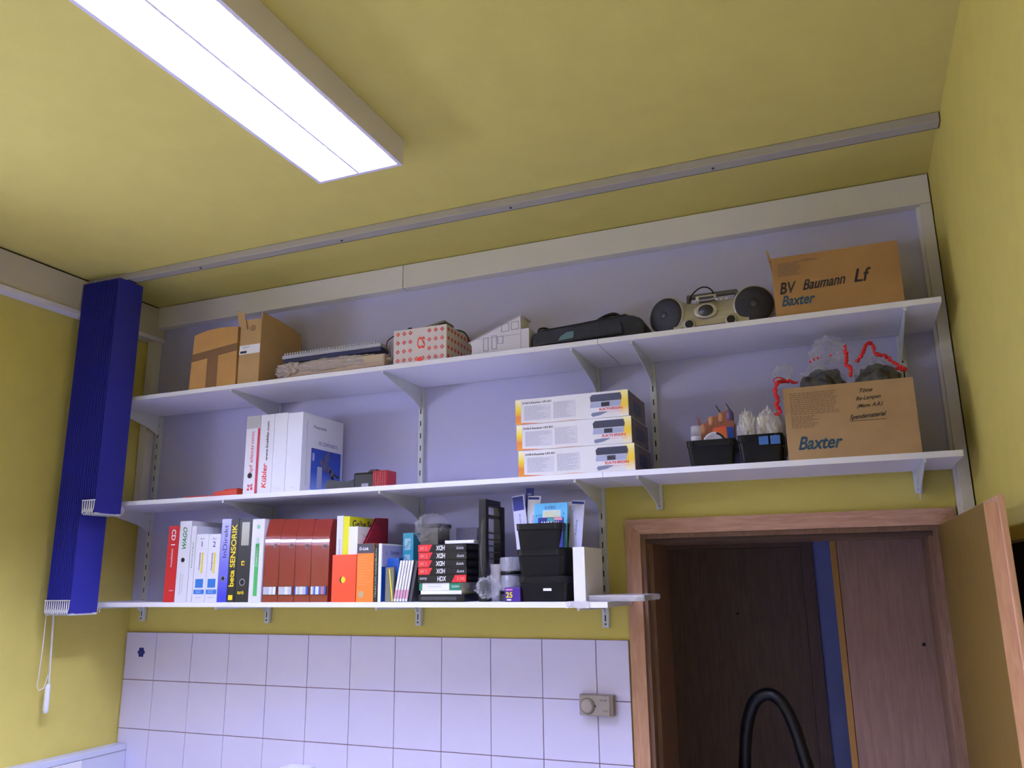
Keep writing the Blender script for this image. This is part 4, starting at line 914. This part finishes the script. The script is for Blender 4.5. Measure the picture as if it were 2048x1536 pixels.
# ================================================================== things on the top shelf
# closed carton with tape cross
x0 = px(380, 778, -.32)[0]; x1 = px(471, 766, -.32)[0]; hb = px(433, 657, -.32)[1]-S3
t = thing('cardboard_box', 'orange-brown carton with dull brown tape bands, leftmost on the top shelf', 'box', ((x0+x1)/2, -.322, on(S3))); a = (x1-x0)/2
MB().prism([(-a-.006, 0), (a, 0), (a-.004, hb*.97), (a*.3, hb*1.0), (-a*.4, hb*.985), (-a+.004, hb*.93)], 0, .26).make('carton', mat('orange_cardboard', (190, 144, 84), .85, var=.05, scale=14), t)
MB().prism([(-a-.003, hb*.60), (a-.002, hb*.70), (a-.002, hb*.57), (-a-.004, hb*.47)], -.0008, 0.0).make('tape_band', TAPE, t)
MB().prism([(-a*.30, 0), (a*.18, 0), (a*.16, hb*.6), (-a*.30, hb*.55)], -.0012, 0.0).make('tape_band', TAPE, t)
# tall open carton with label
x0 = px(475, 766, -.32)[0]; x1 = px(517, 758, -.32)[0]; hb = px(500, 640, -.32)[1]-S3
TC = mat('tan_cardboard', (180, 146, 98), .85, var=.04, scale=14)
t = thing('cardboard_box', 'tall open carton with a white label and raised flaps', 'box', ((x0+x1)/2, -.322, on(S3))); a = (x1-x0)/2; d = .27
MB().box(-a, a, 0, .004, 0, hb).make('front_wall', TC, t); MB().box(-a, a, d-.004, d, 0, hb*.9).make('rear_wall', TC, t)
MB().prism([(.0042, 0), (d-.0042, 0), (d-.0042, hb*.90), (d-.012, hb*1.0), (d*.78, hb*1.04), (.35*d, hb*1.08), (.0042, hb*1.10)], a-.004, a, 'x').make('side_wall', TC, t)
MB().box(-a, -a+.004, .0042, d-.0042, 0, hb).make('side_wall', TC, t); MB().box(-a+.0042, a-.0042, .0042, d-.0042, 0, .004).make('bottom', TC, t)
MB().box(-a+.006, a-.006, .03, d-.02, .005, hb*.93).make('contents', DGREY, t)
MB().prism([(-.062, .040), (-.020, .024), (-.002, -.045), (-.042, -.030)], -.003, 0, 'y').make('open_flap', TC, t).location = (-a+.040, -.003, hb+.004)
strip(t, -a+.0005, a-.001, hb*.46, hb*.60, WHITE, 'label'); strip(t, -a+.006, -a+.038, hb*.475, hb*.51, INK, 'barcode', -.0006)
text('LIGHT', .009, GREY, t, (-.018, -.0012, hb*.565), al='CENTER'); MB().lathe([(.014, 0), (.014, .0006)], 20, Matrix.Translation((a-.042, 0, hb*.86)) @ Matrix.Rotation(R(90), 4, 'X')).make('round_stamp', mat('stamp_brown', (150, 118, 78), .8), t)
# flat cardboard, bubble-wrapped bundle, slotted wiring duct
x0 = px(553, 748, -.30)[0]; x1 = px(757, 726, -.30)[0]
t = thing('cardboard_sheet', 'flat folded cardboard under the wrapped bundle on the top shelf', 'cardboard', ((x0+x1)/2, -.31, on(S3))); a = (x1-x0)/2
MB().box(-a, a, 0, .20, 0, .004, .0006).make('sheet', CARD, t)
for k, (p0, p1) in enumerate(((-a, -a*.25), (-a*.2, a*.3), (a*.35, a*.9))): MB().box(p0+.03*(k % 2), p1, .004, .19, .0082 if k == 1 else .0062, .0102 if k == 1 else .0085).make('flap', TC, t); 
MB().box(-a+.002, a*.9, .01, .19, .0042, .0062).make('layer_shade', mat('card_shadow', (84, 66, 46), .9), t)  # dark sheet stands in for the shade between the cardboard layers
xw0 = px(548, 725, -.29)[0]; xw1 = px(779, 690, -.29)[0]
zb_ = S3+.011
t = thing('wrapped_bundle', 'bundle wrapped in shiny clear plastic, lying on flat cardboard', 'bundle', ((xw0+xw1)/2, -.265, zb_)); a = (xw1-xw0)/2
MB().box(-a+.05, a-.02, -.025, .06, .003, .052, .006).make('carton_core', mat('pinkish_card', (190, 168, 146), .6), t)
MB().box(-a*.02, a-.025, -.027, -.0255, .020, .046).make('paper_band', mat('cream_paper', (196, 178, 150), .6), t)
text('LICHTLEISTE', .010, GREY, t, (a*.40, -.0278, .033), width=.11, al='CENTER')
mb = MB().ball((0, .015, .034), (a, .052, .036), 5, .10, 14, 71, .22)
for v in mb.bm.verts: v.co.z = max(v.co.z, .0008); v.co.x = max(-a, min(a, v.co.x))
mb.make('plastic_wrap', film('bubble_wrap', (226, 216, 214), .5, .06), t)
mb = MB().ball((-a+.075, .005, .034), (.075, .048, .034), 4, .25, 9, 72, .5)
for v in mb.bm.verts: v.co.z = max(v.co.z, .0008)
mb.make('plastic_wrap', MATS['bubble_wrap'], t)
xd0 = px(575, 695, -.24)[0]; xd1 = px(768, 676, -.24)[0]; zd = px(672, 689, -.24)[1]
t = thing('wiring_duct', 'slotted pale grey wiring duct with navy underside on top of the bundle', 'wiring duct', ((xd0+xd1)/2, -.26, zb_+.0735)); a = (xd1-xd0)/2
MB().box(-a, a, 0, .06, 0, .016, .001).make('base', mat('navy_plastic', (40, 44, 84), .5), t)
MB().box(-a-.005, a, -.004, .062, .0165, .030, .001).make('duct_body', mat('duct_grey', (176, 176, 186), .4), t)
tm_ = MB()
for k in range(36): tm_.box(-a+.004+k*(2*a-.012)/36, -.001+(-a+.004+k*(2*a-.012)/36)+.008, -.003, -.001, .0302, .040)
tm_.make('duct_teeth', MATS['duct_grey'], t, kind='stuff')
# red and white patterned box
xr0 = px(788, 724, -.31)[0]; xr1 = px(894, 713, -.31)[0]; hb = px(842, 656, -.31)[1]-S3
t = thing('patterned_box', 'white gift box with a red diamond pattern and cables on top', 'box', ((xr0+xr1)/2, -.315, on(S3))); a = (xr1-xr0)/2; d = .225
MB().box(-a, a, 0, d, 0, hb, .001).make('box_body', mat('creamy_white_paper', (216, 206, 200), .55), t)
RP = mat('red_pattern', (206, 64, 58), .55); RD = RP
q = MB(); n = 0
def diamond(mb, c, r_, ax):
    x_, z_ = c
    if ax == 'y': mb.prism([(x_-r_, z_), (x_, z_-r_), (x_+r_, z_), (x_, z_+r_)], -.0006, 0)
    else: mb.prism([(x_-r_, z_), (x_, z_-r_), (x_+r_, z_), (x_, z_+r_)], a, a+.0006, 'x')
for i in range(8):
    for j in range(4):
        x_ = -a+.018+i*(2*a-.036)/7; z_ = .016+j*(hb-.032)/3
        if 3 <= i <= 4 and j > 0: continue
        diamond(q, (x_, z_), .0088, 'y')
for i in range(8):
    for j in range(4): diamond(q, (.016+i*(d-.032)/7, .016+j*(hb-.032)/3), .0088, 'x')
q.make('diamond_pattern', RP, t, kind='stuff')
q = MB()
for i in range(8):
    for j in range(4):
        x_ = -a+.018+i*(2*a-.036)/7; z_ = .016+j*(hb-.032)/3
        if 3 <= i <= 4 and j > 0: continue
        q.box(x_-.0022, x_+.0022, -.0010, -.0006, z_-.0022, z_+.0022)
q.make('pattern_centres', MATS['creamy_white_paper'], t, kind='stuff')
text('CS', .045, mat('red_emblem', (222, 60, 44), .5), t, (.006, -.0008, hb*.56), width=.032, al='CENTER', bold=.06)
MB().lathe([(.011, 0), (.011, .0008)], 6, Matrix.Translation((.002, 0, .012)) @ Matrix.Rotation(R(90), 4, 'X')).make('red_emblem', MATS['red_emblem'], t)
t2 = thing('cable_coil', 'dark cable lying across the patterned box and hanging down its left', 'cable', ((xr0+xr1)/2, -.315, on(S3)+hb))
MB().tube(catmull([(-a+.004, .05, .006), (-a-.010, .03, -.006), (-a-.024, -.002, -.035), (-a-.026, -.008, -.065), (-a-.010, -.010, -.085), (-a-.008, -.010, -.10)], 6), .0022, 6).make('cable', mat('brown_cable', (72, 34, 30), .5), t2, True)
MB().tube(catmull([(-a+.005, .05, .006), (-a+.03, .04, .010), (-a+.05, .05, .012), (-.01, .08, .012), (.05, .06, .010), (a-.02, .10, .008), (a+.006, .14, .004), (a+.014, .18, -.03)], 6), .0034, 6).make('cable', mat('grey_cable', (78, 74, 62), .5), t2, True)
MB().ball((-a+.042, .05, .012), (.014, .012, .010), 2, .3).make('plug', mat('dark_plug', (52, 28, 30), .5), t2)
t3 = thing('adapter_plate', 'flat dull green-grey plate lying tilted on the patterned box', 'plate', ((xr0+xr1)/2+.045, -.27, on(S3)+hb+.019), 0, None, (0, R(-11), 0))
MB().box(-.055, .035, 0, .08, 0, .008, .001).make('plate', mat('grey_green_plate', (120, 118, 104), .5), t3)
# paper house
xh0 = px(944, 706, -.31)[0]; xh1 = px(1042, 693, -.31)[0]; a = (xh1-xh0)/2
zL = px(938, 687, -.31)[1]-S3; zP = px(1043, 632, -.31)[1]-S3
PW = mat('white_paper', (214, 212, 222), .7)
t = thing('paper_house', 'white paper model house with a slanting roof and embossed windows', 'model house', ((xh0+xh1)/2, -.312, on(S3)))
eav = max(zL-.0, .03)
MB().prism([(-a, 0), (a, 0), (a, zP), (-a-.006, eav), (-a, eav-.014)], 0, .085).make('house_body', PW, t)
ln_ = math.hypot(2*a+.016, zP-eav); an = math.atan2(zP-eav, 2*a+.006)
MB().box(-.004, ln_, -.004, .089, 0, .0018, M=Matrix.Translation((-a-.008, 0, eav)) @ Matrix.Rotation(-an, 4, 'Y')).make('roof', PW, t)
for wx, wz, ww, wh_ in ((a*.22, zP*.60, .030, .030), (a*.62, zP*.62, .030, .030), (a*.06, zP*.26, .022, .028), (-a*.52, 0.012, .020, .050), (-a*.18, 0.016, .020, .050)):
    q = MB()
    for (b0, b1, c0, c1) in ((wx, wx+ww, wz, wz+.002), (wx, wx+ww, wz+wh_-.002, wz+wh_), (wx, wx+.002, wz, wz+wh_), (wx+ww-.002, wx+ww, wz, wz+wh_)): q.box(b0, b1, -.0014, 0, c0, c1)
    q.make('window_outline', mat('paper_crease', (168, 166, 178), .7), t)
MB().box(-a*.75, a-.002, -.001, 0, zP*.47, zP*.48).make('storey_crease', MATS['paper_crease'], t)
MB().box(a-.001, a+.030, .002, .10, 0, zP*.62).make('side_annex', PW, t)
# black equipment bag
xb0 = px(1064, 690, -.30)[0]; xb1 = px(1291, 662, -.30)[0]; a = (xb1-xb0)/2; Lb = 2*a
BF = mat('black_nylon', (20, 20, 22), .75, bump=.4, bscale=250)
t = thing('equipment_bag', 'flat black nylon equipment bag with a strap and teal label', 'bag', ((xb0+xb1)/2, -.30, on(S3)))
pr = [(-a, .003), (-a, .052), (-a+.008, .058), (-a+.03, .062), (-a*.2, .070), (a*.25, .078), (a*.72, .083), (a*.80, .072), (a*.93, .066), (a*.995, .040), (a, .010), (a*.98, .001), (-a+.01, .001)]
mb = MB().prism(pr, .0, .19); bmesh.ops.bevel(mb.bm, geom=mb.bm.edges[:], offset=.004, segments=2, affect='EDGES'); mb.make('bag_body', BF, t)
MB().prism([(-a+.03, .010), (a*.62, .016), (a*.60, .058), (-a+.04, .050)], -.008, .001).make('front_pocket', BF, t)
MB().tube([(-a+.025, -.002, .064), (-a*.1, -.003, .071), (a*.7, -.003, .082)], .0025, 6).make('zip', BLACK, t)
MB().tube(catmull([(-a+.012, .03, .060), (-a+.022, .02, .078), (-a+.045, .03, .080), (-a+.07, .05, .066)], 6), .004, 6).make('strap', BLACK, t, True)
MB().tube(catmull([(-a*.05, .05, .070), (a*.12, .04, .085), (a*.30, .04, .100), (a*.44, .05, .105), (a*.56, .06, .086)], 6), .007, 8).make('carry_handle', BLACK, t, True)
MB().prism([(-a+.100, .018), (-a+.155, .022), (-a+.158, .046), (-a+.135, .046), (-a+.110, .034)], -.0092, -.008).make('label', mat('teal_label', (74, 108, 108), .5), t)
# portable stereo
xs0 = px(1304, 640, -.27)[0]; xs1 = px(1546, 618, -.27)[0]; a = (xs1-xs0)/2
SIL = mat('champagne_silver_plastic', (196, 192, 186), .28, .5); SPK = mat('speaker_mesh', (40, 40, 50), .55, bump=.6, bscale=900)
t = thing('portable_stereo', 'champagne-silver portable stereo with two big round speakers', 'stereo', ((xs0+xs1)/2, -.215, on(S3)))
n = 20; pr = [(-.078*math.cos(math.pi*k/n)*1.0, .012+ .105*math.sin(math.pi*k/n)**.8) for k in range(n+1)]
MB().prism([(-.075, .012), (-.060, .002), (.075, .002)]+[(.075*math.cos(math.pi*k/n), .014+.100*abs(math.sin(math.pi*k/n))**.75) for k in range(n+1)][:-1], -a*.62, a*.62, 'x').make('body', SIL, t, False)
rs = .067
for s in (-1, 1):
    M0 = Matrix.Translation((s*(a-rs+.001), -.010, rs)) @ Matrix.Rotation(s*R(20) if s < 0 else R(12), 4, 'Z') @ Matrix.Rotation(R(90), 4, 'X')
    MB().lathe([(.030, -.10), (.052, -.085), (.064, -.05), (rs-.001, -.01), (rs-.001, .045), (.0645, .052), (.061, .053)], 36, M0).make('speaker_housing', SIL, t, True)
    sp_ = MB().lathe([(.061, .0535), (.0595, .056), (.050, .061), (.035, .0645), (.018, .066), (.0, .0665)], 36, M0, cap=False).make('speaker_grille', SPK, t, True)
    MB().lathe([(.013, .0655), (.012, .068), (.006, .0705), (.0, .071)], 20, M0, cap=False).make('speaker_dome', mat('dome_grey', (56, 56, 68), .35), sp_, True)
    M1 = Matrix.Translation((s*(a-.128)+ (.0 if s < 0 else .0), -.068, .020)) @ Matrix.Rotation(R(90), 4, 'X')
    tw = MB().lathe([(.013, -.012), (.0195, .0), (.0195, .016), (.016, .020), (.013, .019)], 24, M1).make('bass_port', SIL, t, True)
    MB().lathe([(.0135, .0204), (.0, .0206)], 20, M1, cap=False).make('port_opening', BLACK, tw, True)
M2 = Matrix.Translation((-.012, -.077, .062)) @ Matrix.Rotation(R(84), 4, 'X')
dd = MB().lathe([(.034, -.004), (.034, .003), (.029, .005), (.0255, .004)], 32, M2 @ Matrix.Diagonal((1.12, .78, 1, 1))).make('display_bezel', SIL, t, True)
MB().lathe([(.0245, .0042), (.023, .0065), (.0, .0075)], 28, M2 @ Matrix.Diagonal((1.0, .82, 1, 1)), cap=False).make('display', mat('display_glass', (46, 46, 62), .1), dd, True)
MB().box(-.095, .085, -.081, -.074, .0095, .013, .001).make('groove', SLOT, t)
MB().box(-.045, -.008, -.078, -.072, .083, .088, .001).make('tape_window', DGREY, t).location = (.01, .010, .012)
for k in range(3): MB().lathe([(.0052, -.002), (.0052, .003), (.003, .0045)], 12, Matrix.Translation((.022+k*.016, -.056, .103)) @ Matrix.Rotation(R(50), 4, 'X')).make('button', mat('button_pale', (214, 214, 220), .25), t, True)
MB().lathe([(.004, -.002), (.004, .003), (.002, .004)], 12, Matrix.Translation((-.036, -.056, .100)) @ Matrix.Rotation(R(50), 4, 'X')).make('button', MATS['button_pale'], t, True)
HG = mat('handle_grey', (98, 98, 104), .4)
MB().box(-.088, .082, .020, .038, .142, .158, .005).make('handle', HG, t)
for s in (-1, 1): MB().box(s*.080-.008, s*.080+.006, .016, .040, .085, .150, .004).make('handle_arm', HG, t)
MB().box(-.048, .020, -.046, .0, .108, .128, .006).make('disc_lid', SIL, t); MB().box(-.036, .012, -.0475, -.045, .112, .121, .002).make('lid_grip', DGREY, t)
MB().tube(catmull([(-.075, -.0, .126), (-.062, -.02, .142), (-.035, -.025, .160), (-.012, -.02, .162), (.004, -.01, .150), (.006, .0, .135)], 7), .0024, 6).make('power_cord', BLACK, t, True)

# ================================================================== small things on the tiles
fl = thing('flower_sticker', 'dark blue flower sticker on the first tile beside the left wall', 'sticker', (px(282.5, 1304.5, -.0106)[0], -.0106, px(282.5, 1304.5, -.0106)[1]))
pts = [(((.0150+.0020*math.cos(6*q))*math.cos(q)), ((.0160+.0020*math.cos(6*q))*math.sin(q))) for q in [2*math.pi*k/60+.3 for k in range(60)]]
MB().prism([(x_*1.25, z_*1.25) for x_, z_ in pts], -.0008, 0).make('petals', DB, fl)
MB().lathe([(.005, 0), (.004, .0006)], 12, Matrix.Translation((0, -.0008, 0)) @ Matrix.Rotation(R(90), 4, 'X')).make('centre', mat('mid_violet', (70, 66, 160), .5), fl)
xa, za = px(1158, 1390, -.045); xb, zb2 = px(1227, 1433, -.045)
th_ = thing('room_thermostat', 'grey-brown room thermostat with a round dial on the tiles by the door', 'thermostat', ((xa+xb)/2, -.0108, (za+zb2)/2)); a = (xb-xa)/2; b = abs(za-zb2)/2+.002
TG = mat('taupe_plastic', (140, 128, 118), .4); TG2 = mat('taupe_plate', (166, 156, 146), .4)
MB().box(-a, a, -.034, 0, -b, b, .003).make('case', TG, th_); MB().box(-a+.002, a-.012, -.0365, -.0335, -b+.002, b-.002, .0015).make('face_plate', TG2, th_)
dl = MB().lathe([(.0245, 0), (.0245, .002), (.0215, .0025), (.0205, .010), (.018, .011)], 32, Matrix.Translation((-a+.030, -.0365, -.002)) @ Matrix.Rotation(R(90), 4, 'X')).make('dial', TG2, th_, True)
MB().lathe([(.0262, 0), (.0262, .0006)], 32, Matrix.Translation((-a+.030, -.0365, -.002)) @ Matrix.Rotation(R(90), 4, 'X')).make('dial_scale', DGREY, th_)
MB().box(-a+.052, -a+.060, -.038, -.0366, -.004, .001).make('pointer_mark', INK, th_)
text('18-30', .007, INK, th_, (-a+.074, -.0369, .014), width=.024); text('ELSTA', .0055, INK, th_, (a-.024, -.0369, -.016), width=.018, al='CENTER')
x_, z_ = px(592, 1530, -.06)
ds = thing('soap_dispenser', 'white dispenser on the tiles, only its top in view at the bottom edge', 'dispenser', (x_, -.0108, z_-.25))
MB().box(-.058, .058, -.10, 0, 0, .245, .014).make('dispenser_body', WHITE, ds); MB().box(-.05, .05, -.112, -.1, .03, .08, .004).make('push_plate', GREY, ds)
MB().box(-.040, .040, -.1012, -.0998, .17, .20).make('window_strip', DGREY, ds)
